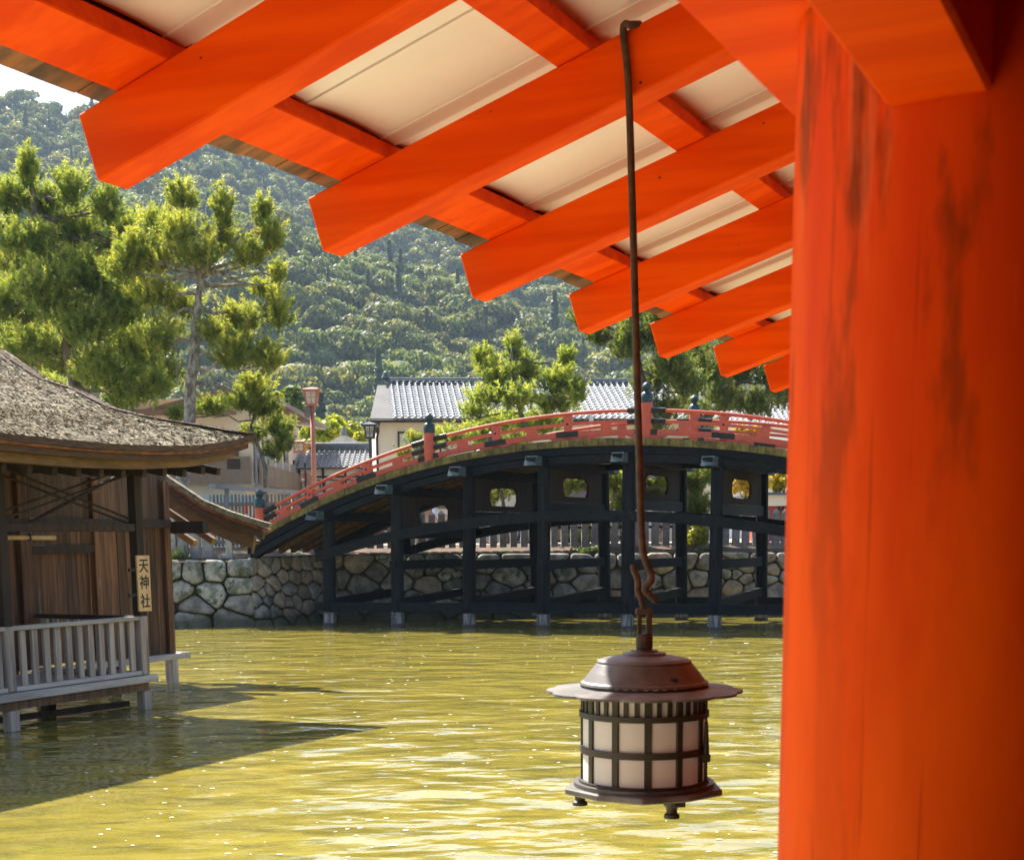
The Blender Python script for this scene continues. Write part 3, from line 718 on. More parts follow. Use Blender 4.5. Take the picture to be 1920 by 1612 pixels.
def bridge():
    base = BPt(S(1180), BW / 2, 0)
    T = thing('arched_bridge', 'arched wooden bridge with faded red railings standing on black posts in the water', 'bridge', base)
    # deck boards, ends showing as the mossy edge
    n = 84
    for i in range(n):
        s = S0 + (S1 - S0) * i / n; ds = (S1 - S0) / n
        z0, z1 = fasc_t(s), fasc_t(s + ds); j = rnd.uniform(-.02, .02)
        p = [BPt(a, b, z + dz) for dz in (-.20, .0) for (a, b, z) in ((s + .004, -.06 + j, z0), (s + ds - .004, -.06 + j, z1), (s + ds - .004, BW + .06, z1), (s + .004, BW + .06, z0))]
        MB().hexa(p).build('deck_board', moss, T)
    for b0 in (-.02, BW - .30):
        sweep(S0 + .05, S1, fasc_t, -.42, -.203, b0, b0 + .32).build('upper_girder', black_b, T)
        sweep(S0 + .12, S1, fasc_t, -.66, -.45, b0 + .03, b0 + .31).build('lower_girder', black_b, T)
    for b0 in (.75, 1.45, 2.15, 2.85, 3.55):
        sweep(S0 + .2, S1, fasc_t, -.50, -.205, b0, b0 + .24).build('under_deck_joist', under, T)
    # bents: a post near and a post far, cross beam, holed panel, ties
    bents = [(618, 985), (745, 925), (880, 893), (1022, 870), (1180, 857), (1345, 868), (1512, 905), (1680, 960)]
    spost = []
    for i, (x, yt) in enumerate(bents):
        sb, _ = BN(x - (5 if x > 900 else 1), 1175); st, _ = BN(x, yt); s = (sb + st) / 2; spost.append(s)
        zt = fasc_t(s) - .70
        for b, lean in ((0.06, -.10), (BW - .06, .16)):
            prof = []
            for z, r in ((-.6, .205), (.0, .205), (.05, .205)): prof.append((z, r))
            def pt(z): return BPt(s, b + lean * (zt - z) / max(zt, .1), z)
            MB().tube([pt(-.6), pt(.10)], .222, 12).build('post_base', post_wet, T)
            MB().tube([pt(.10), pt(.14), pt(.46 + rnd.uniform(-.05, .05))], [.205, .20, .195], 12, jit=.06).build('post_foot', post_pale, T)
            MB().tube([pt(.44), pt(zt)], [.197, .188], 12, jit=.03).build('post', black_w, T, smooth=False)
        MB().bar(BPt(s, -.93, zt + .10), BPt(s, BW + .9, zt + .10), .28, .28).build('cross_beam', black_b, T)
        for b, q in ((-1.0, 1), (BW + .95, -1)):
            P = [BPt(s, b, zt + .0), BPt(s, b + q * .5, zt + .0), BPt(s, b + q * .5, zt + .265), BPt(s, b + q * .16, zt + .265)]
            P = [p - BN.a * .17 for p in P]; MB().prism(P, BN.a * .34).build('copper_cap', copper, T)
        if i > 0:
            # board with a rounded hole
            z1, z0 = zt - .045, zt - 1.0; b0, b1 = .26, BW - .26
            hb, hz, hw, hh = (b0 + b1) / 2, (z0 + z1) / 2 - .03, 1.02, .27
            hole = [(-hw, -.45 * hh), (-.86 * hw, -hh), (.86 * hw, -hh), (hw, -.45 * hh), (hw, .5 * hh), (.8 * hw, hh), (-.8 * hw, hh), (-hw, .5 * hh)]
            out = [(b0, z0 + .2), (b0 + .25, z0), (b1 - .25, z0), (b1, z0 + .2), (b1, z1 - .2), (b1 - .25, z1), (b0 + .25, z1), (b0, z1 - .2)]
            out[0] = (b0, hz - .1); out[3] = (b1, hz - .1); out[7] = (b0, hz + .1); out[4] = (b1, hz + .1)
            hl = [(hb + x_, hz + z_) for x_, z_ in hole]
            V = []
            for off in (-.035, .035):
                V += [BPt(s + off, b, z) for b, z in out] + [BPt(s + off, b, z) for b, z in hl]
            F = []
            for k in range(8):
                k2 = (k + 1) % 8
                F += [(k, k2, 8 + k2, 8 + k), (16 + k, 24 + k, 24 + k2, 16 + k2), (8 + k, 8 + k2, 24 + k2, 24 + k), (k, 16 + k, 16 + k2, k2)]
            # corners of the board
            for (ka, kb, cb, cz) in ((0, 1, b0, z0), (2, 3, b1, z0), (4, 5, b1, z1), (6, 7, b0, z1)):
                m = len(V); V += [BPt(s - .035, cb, cz), BPt(s + .035, cb, cz)]; F += [(ka, kb, m), (16 + ka, 16 + kb, m + 1), (ka, m, m + 1, 16 + ka), (kb, m, m + 1, 16 + kb)]
            MB().add(V, F).build('holed_panel', wood_d, T)
            MB().bar(BPt(s, .1, z0 - .16), BPt(s, BW - .1, z0 - .16), .2, .30).build('tie_beam', black_b, T)
        zmid = 1.86 if i else 1.2
        if i: MB().bar(BPt(s, -.32, zmid), BPt(s, BW + .32, zmid), .17, .27).build('tie_beam', black_b, T)
        MB().bar(BPt(s, -.25, .70), BPt(s, BW + .30, .93), .16, .26).build('tie_beam', black_b, T)
    # long ties along both rows of posts
    zt_c = fit([(627, 1034), (690, 1016), (745, 1004), (810, 991), (880, 981), (950, 973), (1022, 968), (1180, 968), (1262, 971), (1345, 977), (1470, 996), (1560, 1013), (1680, 1042)], 4)
    for b in (-.19, BW + .04):
        sweep(spost[0] - .35, spost[-1], zt_c, -.15, .15, b, b + .16, 30).build('curved_tie', black_b, T)
        MB().bar(BPt(spost[0] - .4, b + .08, .60), BPt(spost[-1], b + .08, .60), .16, .28).build('bottom_tie', black_b, T)
    # railings, near and far
    for b in (.22, BW - .22):
        near = b < 1
        h = lambda s, f: fasc_t(s) + (rail_t(s) - fasc_t(s)) * f
        ss = np.linspace(S0 - .2, S1, 60)
        MB().tube([BPt(s, b, rail_t(s)) for s in ss], .055, 10).build('top_rail', bred, T, smooth=True)
        sweep(S0 - .1, S1, lambda s: h(s, .615), -.045, .045, b - .05, b + .05).build('middle_rail', bred, T)
        sweep(S0, S1, lambda s: h(s, .225), -.078, .078, b - .08, b + .08).build('sill_rail', bred, T)
        tall = [574, 682, 925, 1060, 1352, 1500, 1600]; short = [525, 627, 740, 862, 992, 1131, 1277, 1426, 1550]
        gib = [476, 799, 1207, 1570]
        def pl(s, z0, z1, wa, wb, name, m=bred, par=T):
            return MB().box(BPt(s, b, z0) - BN.a * wa - BD * wb, BN.a * 2 * wa, BD * 2 * wb, Z_ * (z1 - z0)).build(name, m, par, bevel=.01)
        for x in tall:
            s = S(x, 900); pl(s, h(s, .02), rail_t(s) - .05, .105, .07, 'baluster')
            MB().cbox(BPt(s, b - .055, h(s, .615)), .03, .02, .03, BN.a, BD).build('stud', iron, T)
            pl(s, rail_t(s) - .16, rail_t(s) - .06, .135, .075, 'bearing_block')
        for x in short: s = S(x, 920); pl(s, h(s, .3), h(s, .58), .15, .06, 'strut')
        for x in tall + gib:
            s = S(x, 900); sl_ = (h(s + .1, .235) - h(s - .1, .235)) / .2; dv = BN.a + Z_ * sl_; dv /= np.linalg.norm(dv)
            c0 = BPt(s, b - .088, h(s, .235))
            MB().bar(c0 - dv * .33, c0 + dv * .33, .02, .15).build('iron_fitting', iron, T, bevel=.008)
            pp = [BPt(s + q, b - .07, fasc_t(s + q) + dz) for q, dz in ((-.60, .09), (.60, .09), (.36, .0), (-.36, .0))]
            MB().prism(pp, BD * .14).build('sill_block', bred, T)
        for x in gib:
            s = S(x, 850); z0 = fasc_t(s); zr = rail_t(s); zc = zr + .22
            o = MB().tube([BPt(s, b, z0 - .02), BPt(s, b, zc)], .165, 14).build('railing_post', bred, T, smooth=False)
            c = BPt(s, b, zc)
            MB().lathe([(.172, -.01), (.178, .10), (.172, .24), (.13, .27), (.085, .30), (.075, .33), (.11, .36), (.135, .41), (.13, .47), (.08, .53), (.02, .57), (0, .575)], c, 18).build('post_cap', capgreen, o, smooth=True)
            for f in (1.0, .615):
                for q in (-1, 1):
                    a_, b_ = s + q * .15, s + q * .55
                    MB().tube([BPt(a_, b, h(a_, f)), BPt(b_, b, h(b_, f))], .085, 8).build('iron_fitting', iron, T)
bridge()

# ================================================================== STONE WALLS
def clip(poly, p, n):
    out = []; m = len(poly)
    for i in range(m):
        a, c = poly[i], poly[(i + 1) % m]; da, dc = np.dot(a - p, n), np.dot(c - p, n)
        if da <= 0: out.append(a)
        if da * dc < 0: out.append(a + (c - a) * da / (da - dc))
    return out
def voronoi(pts, w, h, asp, it=1):
    pts = np.array(pts)
    for k in range(it + 1):
        cells = []
        for i, p in enumerate(pts):
            poly = [np.array(q, float) for q in ((0, 0), (w, 0), (w, h), (0, h))]
            d = np.hypot((pts[:, 0] - p[0]) / asp, pts[:, 1] - p[1])
            for j in np.argsort(d)[1:16]:
                q = pts[j]; dv = np.array([(q[0] - p[0]) / asp ** 2, q[1] - p[1]])
                poly = clip(poly, (p + q) / 2, dv)
                if len(poly) < 3: break
            cells.append(poly)
        if k < it:
            for i, c in enumerate(cells):
                if len(c) >= 3: pts[i] = pts[i] * .35 + np.mean(c, axis=0) * .65
    return cells
def stone(name, cell, toW, m, T, depth):
    c = np.mean(cell, axis=0)
    # rounded outline
    P = []
    k = len(cell)
    for i in range(k):
        a, b_, d = cell[i - 1], cell[i], cell[(i + 1) % k]
        for t in (.20, .0, -.20):
            if t > 0: q = b_ + (a - b_) * t
            elif t < 0: q = b_ + (d - b_) * (-t)
            else: q = b_ * .86 + (a + d) * .07
            P.append(q)
    P = [q + (q - c) * rnd.uniform(-.045, .025) for q in P]
    P = np.array(P); r = np.linalg.norm(P - c, axis=1).mean()
    shrink = max(.90, 1 - .022 / r)
    V = []; n = len(P); tilt = np.array([rnd.uniform(-.26, .26), rnd.uniform(-.30, .18)]); dd = depth * min(1.0, r / .4)
    sd = rnd.random() * 100
    for (f, z) in ((1.0, -.22), (1.0, .18), (.965, .62), (.84, .90), (.48, 1.0)):
        for q in P:
            o = (q - c) * f * shrink
            nn = noise.noise(Vector((q[0] * 2.3 + sd, q[1] * 2.3, z))) * .5 + noise.noise(Vector((q[0] * 6 + sd, q[1] * 6, z * 2))) * .2
            V.append(toW(c[0] + o[0] * (1 + .05 * nn), c[1] + o[1] * (1 + .05 * nn), dd * (z + .22 * nn * (z > 0)) + (o @ tilt) * (z > 0) * .8))
    V.append(toW(c[0], c[1], dd * 1.02))
    F = [(i * n + k_, i * n + (k_ + 1) % n, (i + 1) * n + (k_ + 1) % n, (i + 1) * n + k_) for i in range(4) for k_ in range(n)]
    F += [(4 * n + k_, 4 * n + (k_ + 1) % n, 5 * n) for k_ in range(n)]
    return MB().add(V, F).build(name, m, T, smooth=True)
def wall(a, b, h0, h1, sw, sh, asp, mats, label, lo=(0, 1), bat=.30, jit=.42, extra=0):
    a, b = np.array(a, float), np.array(b, float); L = np.linalg.norm(b - a); t = (b - a) / L; nrm = np.array([t[1], -t[0], 0])   # towards the water
    h = max(h0, h1)
    T = thing('stone_wall', label, 'stone wall', (a + b) / 2)
    top = lambda s: h0 + (h1 - h0) * s / L
    toW = lambda s, z, d: a + t * s + Z_ * (-.25 + z * (top(s) + .25) / h) - nrm * (bat * z / h) + nrm * d
    pts = []; rows = max(2, round((h + .1) / sh)); 
    for r in range(rows):
        f = r / max(1, rows - 1); ww = sw * (1.25 - .45 * f); k = max(2, round(L / ww))
        for i in range(k):
            pts.append((L * (i + .5 + rnd.uniform(-jit, jit)) / k, h * (r + .5 + rnd.uniform(-.3, .3)) / rows))
    for _ in range(extra): pts.append((rnd.uniform(0, L), rnd.uniform(0.1, h)))
    for c in voronoi(pts, L, h, asp):
        if len(c) < 3: continue
        stone('stone', c, toW, rnd.choice(mats), T, .15)
    G = [[toW(s, z, -.10) for z in np.linspace(0, h, 6)] for s in np.linspace(0, L, 12)]
    MB().grid(G).build('joint_earth', earth, T)
wall(WALL[1] + (WALL[0] - WALL[1]) * .12, WALL[2], 2.05, 2.1, .95, .55, 1.4, [granite, granite_m, granite_m, granite], 'pale mossy stone wall of large boulders beside the wooden shrine')
wall(WALL[2], WALL[3], 2.12, 2.15, .62, .42, 1.25, [granite_w, granite, granite_w], 'stone wall of small warm stones under the left end of the bridge', extra=10)
wall(WALL[3] - (WALL[4] - WALL[3]) * .035, WALL[4], 2.15, 2.1, 1.25, .62, 1.55, [granite, granite_w, granite, granite_m], 'long boulder wall along the shore behind the bridge posts', extra=40)

# ================================================================== WOODEN SHRINE ON THE LEFT
G0 = np.array([-5.921, 23.217, 0.0])
def SP(eo, ro, z): return G0 + E_ * eo + R_ * ro + Z_ * z
def shrine():
    T = thing('wooden_shrine', 'old dark wooden shrine with mossy bark roof and railed veranda over the water', 'shrine building', SP(-2, -1, 0))
    HW = -2.27; EL = -9.0; EC = 3.55
    rail = VPlane(G0, E_)
    # floor: edge beam, boards
    MB().box(SP(EL, -.02, .43), E_ * (.22 - EL), R_ * .15, Z_ * .115).build('floor_beam', wood_gh, T, bevel=.01)
    MB().box(SP(EL, -.06, .30), E_ * (.05 - EL), R_ * .12, Z_ * .125).build('lower_floor_beam', wood_m, T)
    MB().box(SP(.05, HW - .3, .43), E_ * .15, R_ * (-HW + .27), Z_ * .112).build('floor_beam', wood_gh, T, bevel=.01)
    for k in range(12):
        MB().box(SP(EL, HW + .02 + k * .186, .46), E_ * (.05 - EL), R_ * .18, Z_ * .05).build('floor_board', wood_gh, T)
    MB().box(SP(.21, HW + .0, .455), E_ * (EC + .05), R_ * .14, Z_ * .11).build('floor_beam', wood_gh, T, bevel=.01)
    MB().box(SP(EC + .26, HW - 2.5, .455), E_ * .12, R_ * 2.64, Z_ * .11).build('floor_beam', wood_gh, T)
    # veranda posts to the eaves and stilts in the water
    for eo in (0, -2.9, -5.8):
        MB().box(SP(eo - .09, -.085, -.6), E_ * .18, R_ * .17, Z_ * (.29 + .6)).build('stilt', wood_g, T, bevel=.012)
        MB().box(SP(eo - .088, -.085, .56), E_ * .172, R_ * .16, Z_ * .93).build('post', wood_g, T, bevel=.012)
        MB().box(SP(eo - .088, -.085, 1.491), E_ * .172, R_ * .16, Z_ * 2.28).build('post', wood_d, T, bevel=.012)
    for eo, ro in ((-1.0, -1.1), (-1.9, -2.2), (.12, -2.25), (-2.6, -1.0), (1.9, HW), (EC - .06, HW + .03), (EC, -4.2), (1.2, -4)):
        MB().box(SP(eo - .09, ro - .09, -.6), E_ * .18, R_ * .18, Z_ * 1.055).build('stilt', wood_g if ro == HW + .03 else wood_d, T, bevel=.01)
    MB().bar(SP(-3.5, -.6, .10), SP(.0, -.35, .07), .09, .09).build('low_tie', wood_d, T)
    # railing: sill, top rail, slats; the short return railing to the wall
    MB().box(SP(EL, -.05, .556), E_ * (-.09 - EL), R_ * .11, Z_ * .068).build('railing_sill', wood_gh, T, bevel=.008)
    MB().box(SP(EL, -.06, 1.425), E_ * (-.09 - EL), R_ * .13, Z_ * .068).build('top_rail', wood_gh, T, bevel=.012)
    for i in range(30):
        eo = -.24 - i * .236
        MB().box(SP(eo - .058, -.03, .624), E_ * .116, R_ * .05, Z_ * .801).build('baluster', wood_g, T, bevel=.005)
    MB().box(SP(-.06, HW + .1, 1.425), E_ * .12, R_ * (-HW - .19), Z_ * .068).build('top_rail', wood_d, T)
    MB().box(SP(-.05, HW + .1, .542), E_ * .10, R_ * (-HW - .19), Z_ * .06).build('railing_sill', wood_gh, T)
    for i in range(9):
        MB().box(SP(-.03, HW + .22 + i * .225, .602), E_ * .05, R_ * .10, Z_ * .823).build('baluster', wood_g, T)
    # hall wall with door: planks of uneven width
    x = EL; wl = lambda px_: VPlane(G0 + R_ * HW, E_)(px_, 1100)[0]
    D0, D1 = wl(58), wl(176)
    e = EL
    while e < EC:
        w = rnd.uniform(.20, .34)
        if e + w > EC - .18: w = EC - .12 - e
        if D0 - .16 < e + w and e < D1:
            w = D0 - .02 - e
            if w > .03: MB().box(SP(e + .002, HW - .045, .56), E_ * (w - .004), R_ * .04, Z_ * 2.34).build('wall_plank', wood_r, T)
            e = D1 + .02
            continue
        MB().box(SP(e + .002, HW - .05 + rnd.uniform(0, .012), .56), E_ * (w - .004), R_ * .04, Z_ * 2.34).build('wall_plank', wood_r, T)
        e += w
        if e > EC - .14: break
    for eo, w in ((D0 - .13, .26), (D1 + .07, .17), (-1.25, .26), (EC - .06, .17), (-3.2, .26)):
        MB().box(SP(eo - w / 2, HW - .06, .565), E_ * w, R_ * .14, Z_ * 3.2).build('wall_post', wood_r, T, bevel=.01)
    nd = 5
    for i in range(nd):
        w = (D1 - D0 - .02) / nd
        MB().box(SP(D0 + i * w + .003, HW - .10, .60), E_ * (w - .005), R_ * .04, Z_ * 1.87).build('door_plank', wood_r, T)
    MB().box(SP(D0 - .0, HW - .05, 2.47), E_ * (D1 - D0 - .02), R_ * .115, Z_ * .14).build('door_lintel', wood_d, T)
    for i in range(6):
        w = (D1 - D0 - .04) / 6
        MB().box(SP(D0 + .01 + i * w, HW - .04, 2.612), E_ * (w - .004), R_ * .04, Z_ * .27).build('wall_plank', wood_r, T)
    MB().box(SP(EL, HW - .07, 2.905), E_ * (EC + .02 - EL), R_ * .17, Z_ * .15).build('wall_beam', wood_d, T)
    e = EL
    while e < EC - .1:
        w = min(rnd.uniform(.22, .36), EC - e); MB().box(SP(e + .002, HW - .05, 3.06), E_ * (w - .004), R_ * .04, Z_ * 1.05).build('wall_plank', wood_m, T); e += w
    for k in range(10):   # gable-side wall
        MB().box(SP(EC - .02, HW - .3 - k * .3, .56), E_ * .04, R_ * .29, Z_ * 3.3).build('wall_plank', wood_r, T)
    # beams of the veranda
    MB().box(SP(EL, -.055, 2.82), E_ * (-.09 - EL), R_ * .11, Z_ * .125).build('veranda_beam', wood_d, T, bevel=.01)
    MB().box(SP(EL, -.09, 3.772), E_ * (.75 - EL), R_ * .17, Z_ * .13).build('eave_beam', wood_y, T, bevel=.01)
    MB().box(SP(-.08, HW, 3.775), E_ * .15, R_ * (-HW - .1), Z_ * .12).build('eave_beam', wood_d, T)
    MB().box(SP(EC + .03, -2.45, 2.80), E_ * .16, R_ * 1.0, Z_ * .22).build('end_beam', wood_d, T)
    # iron rods crossing in the bay
    def rod(ax, ay, bx, by, ro, m=wood_d, r=.017):
        pl = VPlane(G0 + R_ * ro, E_); a, b = pl(ax, ay), pl(bx, by)
        ext = lambda p, q, f: (p[0] + (q[0] - p[0]) * f, p[1] + (q[1] - p[1]) * f)
        a = ext(b, a, 1.6); MB().tube([pl.P(a[0], a[1]), pl.P(b[0], b[1])], r, 7).build('iron_rod', m, T)
    rod(0, 875, 247, 974, -.12); rod(0, 889, 243, 982, -.16); rod(0, 960, 224, 883, .02); rod(0, 975, 243, 889, .0)
    rod(60, 978, 224, 890, -1.2, wood_d, .03)
    # roofs -----------------------------------------------------------------
    eave = VPlane(G0 + R_ * 1.5, E_); ver = VPlane(G0 + E_ * 1.12, R_)
    EV = [eave(px_, y) for px_, y in ((-500, 770), (-200, 800), (0, 812), (100, 823), (200, 832), (300, 837), (380, 835), (440, 826), (480, 814))]
    ES, EZ = [q[0] for q in EV], [q[1] for q in EV]
    VV = [ver(px_, y) for px_, y in ((480, 813), (440, 808), (400, 800), (330, 789), (270, 778), (220, 765), (185, 748), (150, 730), (120, 720), (90, 711), (78, 703), (0, 652), (-120, 570), (-250, 490))]
    VQ, VZ = [1.5 - q[0] for q in VV], [q[1] for q in VV]
    VQ = [q - VQ[0] for q in VQ]
    tipz = EZ[-1]; E1 = ES[-1]
    def roofz(eo, q):
        w = math.exp(-q / 1.3)
        return float(np.interp(q, VQ, VZ)) + (float(np.interp(eo, ES, EZ)) - tipz) * (w * .75 + .25)
    es = np.concatenate([np.linspace(EL, -1, 26), np.linspace(-.8, E1, 22)]); qs = np.concatenate([np.linspace(0, 1.2, 10), np.linspace(1.35, VQ[-1], 30)])
    def bump(eo, q): return .030 * noise.noise(Vector((eo * 3.1, q * 3.1, 1))) + .018 * noise.noise(Vector((eo * 9, q * 9, 4)))
    top = [[SP(eo, 1.5 - q, roofz(eo, q) + bump(eo, q)) for q in qs] for eo in es]
    th = .085
    mb = MB().grid(top); Gb = [[p - Z_ * th for p in r] for r in top]; mb.grid(Gb)
    R0 = mb.build('bark_roof', bark, T, smooth=True)
    # layered edges under the bark: red-brown, black recess, fascia and soffit
    def edge(name, d0, d1, inset, m, q1=None, sm=False):
        G = []
        for eo in es:
            z = roofz(eo, 0); e2 = eo - (inset * 1.2 if eo > E1 - 1e-6 else 0); r = 1.5 - inset
            G.append([SP(e2, 1.5 - inset - .25, z - d1), SP(e2, r, z - d1), SP(e2, r, z - d0), SP(e2, 1.5 - inset - .25, z - d0)])
        mb = MB().grid(G)
        G = []
        for q in qs:
            z = roofz(E1, q); r = 1.5 - max(q, inset); G.append([SP(E1 - inset - .25, r, z - d1), SP(E1 - inset, r, z - d1), SP(E1 - inset, r, z - d0), SP(E1 - inset - .25, r, z - d0)])
        mb.grid(G); mb.build(name, m, T)
    edge('bark_edge', -.01, .080, -.006, barkedge); edge('red_bark_edge', .080, .115, .03, barkred); edge('lower_bark_edge', .115, .20, .09, barkedge)
    edge('fascia', .20, .315, .30, wood_y)
    MB().grid([[SP(eo - .02, 1.5 - q, roofz(eo, q) - .23 - .05 * min(1, q / 2)) for q in (.12, .6, 1.2, 2.0, 3.0, 4.0)] for eo in es[::2]]).build('soffit', wood_y, T)
    for k in range(22):
        eo = 1.02 - k * .47 if k else .95
        zb = roofz(min(eo, -.4), 0) - .41 + (.06 if eo > .3 else 0)
        MB().bar(SP(eo, .93, zb + .03), SP(eo, HW - .1, zb + .62), .095, .115).build('rafter', wood_d, T)
    for (ro, z) in ((.40, 3.92), ):
        MB().box(SP(.05, ro - .3, z - .14), E_ * .9, R_ * .1, Z_ * .10).build('bracket', wood_y, T)
    # curved verge of the hall roof behind
    vb = VPlane(G0 + E_ * 4.4, R_)
    C = [vb(px_, y) for px_, y in ((505, 981), (470, 971), (430, 958), (380, 937), (330, 904), (300, 884), (270, 856), (240, 825), (200, 780))]
    def strip(name, d0, d1, m, e0, e1, tipcut=0, smooth=False):
        G = []
        for i, (r, z) in enumerate(C):
            if i == 0: r -= tipcut
            a_ = max(0, i); n_ = np.array(C[max(i - 1, 0)]) - np.array(C[min(i + 1, len(C) - 1)]); n_ /= np.linalg.norm(n_); n_ = np.array([-n_[1], n_[0]]); n_ = n_ if n_[1] > 0 else -n_
            pA, pB = np.array([r, z]) - n_ * d0, np.array([r, z]) - n_ * d1
            G.append([SP(e0, pA[0], pA[1]), SP(e1, pA[0], pA[1]), SP(e1, pB[0], pB[1]), SP(e0, pB[0], pB[1]), SP(e0, pA[0], pA[1])])
        mb = MB().grid(G); mb.add(G[0][:4], [(0, 1, 2, 3)]); mb.build(name, m, T, smooth=smooth)
    strip('verge_bark', 0, .10, bark, 4.4, 4.5); strip('verge_red_edge', .11, .16, barkred, 4.43, 4.56, .04); strip('verge_lower_edge', .16, .30, barkedge, 4.47, 4.56, .16)
    strip('bargeboard', .30, .58, wood_y, 4.58, 4.66, .42)
    strip('verge_soffit', .44, .48, wood_m, 4.66, 4.86, .75)
    for px_, y in ((316, 1015), (352, 1011), (394, 1010)):
        r, z = vb(px_, y); MB().bar(SP(4.95, r + .2, z - .04), SP(4.95, r - 1.6, z + .95), .12, .12).build('rafter', wood_y, T)
    # shaggy bark flakes on the roof
    V = []; k = 0
    n = 26000; R = np.random.RandomState(4)
    for i in range(n):
        eo = R.uniform(EL + 3, E1); q = R.uniform(0, VQ[-2]) ; z = roofz(eo, q) + .012
        dz = (roofz(eo, q + .05) - z + .012) / .05
        L_ = R.uniform(.04, .10); w_ = R.uniform(.007, .018); th_ = R.normal(0, .5); lift = R.uniform(.0, .022)
        c_, s_ = math.cos(th_), math.sin(th_)
        p = SP(eo, 1.5 - q, z)
        dn = R_ * c_ + E_ * s_ - Z_ * dz * c_; sd = E_ * c_ - R_ * s_
        V += [p - sd * w_, p + sd * w_, p + sd * w_ * .6 + dn * L_ + Z_ * lift, p - sd * w_ * .6 + dn * L_ + Z_ * lift]
    fl = leafmat('roof_bark_flakes', (.115, .088, .052), (.40, .33, .195), trans=.0, rough=.95)
    fast_mesh('bark_flakes', np.array(V), np.arange(4 * n).reshape(n, 4), fl, T, np.repeat(R.uniform(0, 1, n), 4), 4, 'stuff')
shrine()
# name board on the corner post
def sign():
    T = thing('name_board', 'upright pale wooden name board with black brush characters on the veranda corner post', 'sign', SP(-.02, .12, 1.5))
    pl = VPlane(G0 + R_ * .115, E_)
    P = [pl(x, y) for x, y in ((256, 1041), (280, 1041), (285, 1145), (262, 1146))]
    q = [pl.P(a, z) for a, z in P]
    MB().prism(q, R_ * -.035).build('board', signw, T, bevel=.004)
    for y in (1068, 1116):
        a, z = pl(250, y); MB().bar(pl.P(a - .05, z) - R_ * .05, pl.P(a + .2, z) - R_ * .05, .03, .05).build('bracket', iron, T)
    a0 = (P[0][0] + P[1][0]) / 2; a1 = (P[2][0] + P[3][0]) / 2; zt, zb = P[0][1], P[2][1]
    for i, ch in enumerate('\u5929\u795e\u793e'):
        cu = bpy.data.curves.new('lettering', 'FONT'); cu.body = ch; cu.size = .235; cu.align_x = 'CENTER'; cu.align_y = 'CENTER'; cu.extrude = .0015; cu.offset = .0035
        tmp = bpy.data.objects.new('lettering', cu); COL.objects.link(tmp)
        me = bpy.data.meshes.new_from_object(tmp.evaluated_get(bpy.context.evaluated_depsgraph_get())); bpy.data.objects.remove(tmp)
        o = bpy.data.objects.new('lettering', me); COL.objects.link(o); me.materials.clear(); me.materials.append(ink)
        f = (.20, .50, .83)[i]; p = pl.P(a0 + (a1 - a0) * f, zt + (zb - zt) * f) + R_ * .0025
        M4 = Matrix.Identity(4)
        for r in range(3): M4[r][0], M4[r][1], M4[r][2], M4[r][3] = E_[r], Z_[r], R_[r], p[r] - WL[T.name][r]
        o.matrix_world = M4; o.parent = T; o.matrix_parent_inverse = Matrix.Identity(4); o.matrix_basis = M4
sign()
def pole():
    pl = VPlane(G0 + R_ * -1.0, E_); a, b = pl(-60, 1007), pl(103, 1008)
    T = thing('bamboo_pole', 'thin pale bamboo pole slung level under the veranda beam', 'pole', pl.P(*b))
    MB().tube([pl.P(*a), pl.P(*b)], .035, 8).build('cane', signw, T, smooth=True)
    c, d = pl(55, 1004), pl(50, 873); MB().tube([pl.P(*c), pl.P(*d)], .006, 5).build('wire', iron, T)
    MB().cbox(pl.P(*pl(56, 1007)), .03, .05, .055).build('loop', iron, T)
pole()
#PART4
# ================================================================== BUILDINGS ON THE SHORE
def tiled_slope(T, pl, s0, s1, ze, zr, de, run, pitch, m, rowname='tile_row', steps=14, shift=0.0):
    """slope falling towards the viewer: eave height ze, ridge height zr; pl.n points to the viewer side; rows share one mesh"""
    nv = pl.n if np.dot(pl.n, -pl.p) > 0 else -pl.n
    dn = nv * run + Z_ * (ze - zr); Ld = np.linalg.norm(dn); dn /= Ld; up = np.cross(pl.a, dn); up = up if up[2] > 0 else -up
    mb = MB(); w = pitch
    for k in range(steps):
        a, b = dn * (Ld * k / steps), dn * (Ld * (k + 1.06) / steps); lift = up * (.012), up * .050
        # pan (flat, slightly dished) and half-round cover, lower end proud
        prof = [(-.5, .0), (-.28, .0), (-.22, .04), (-.1, .085), (.0, .10), (.1, .085), (.22, .04), (.28, .0), (.5, .0)]
        G = [[pl.a * (w * x) + up * y + q + l for x, y in prof] for q, l in ((a, lift[0]), (b, lift[1]))]
        G.append([p - up * .045 for p in G[1]])
        mb.grid(G)
    c = mb.lathe([(0, 0), (.0, 0)], (0, 0, 0), 3) if False else mb
    # round end tile at the eave
    e0 = dn * Ld + up * .05
    V = [e0 + dn * .05 + pl.a * (w * .27 * math.cos(t)) + up * (w * .27 * math.sin(t)) for t in np.linspace(0, 6.283, 9)[:-1]]
    mb.add(V, [tuple(range(8))])
    n = int((s1 - s0) / pitch); first = None
    for i in range(n):
        o3 = pl.P(s0 + pitch * (i + .5), zr) - nv * run + nv * 0
        if first is None:
            first = mb.build(rowname, m, T); first.location = tuple(o3); me = first.data
            org = np.array(WL[T.name])
            first.location = tuple(o3 - org)
            co = np.zeros(len(me.vertices) * 3, np.float32); me.vertices.foreach_get('co', co); co = co.reshape(-1, 3) + org.astype(np.float32); me.vertices.foreach_set('co', co.ravel()); me.update()
        else:
            o = first.copy(); COL.objects.link(o); o.parent = T; o.location = tuple(o3 - np.array(WL[T.name]))
    return dn, up, nv, Ld
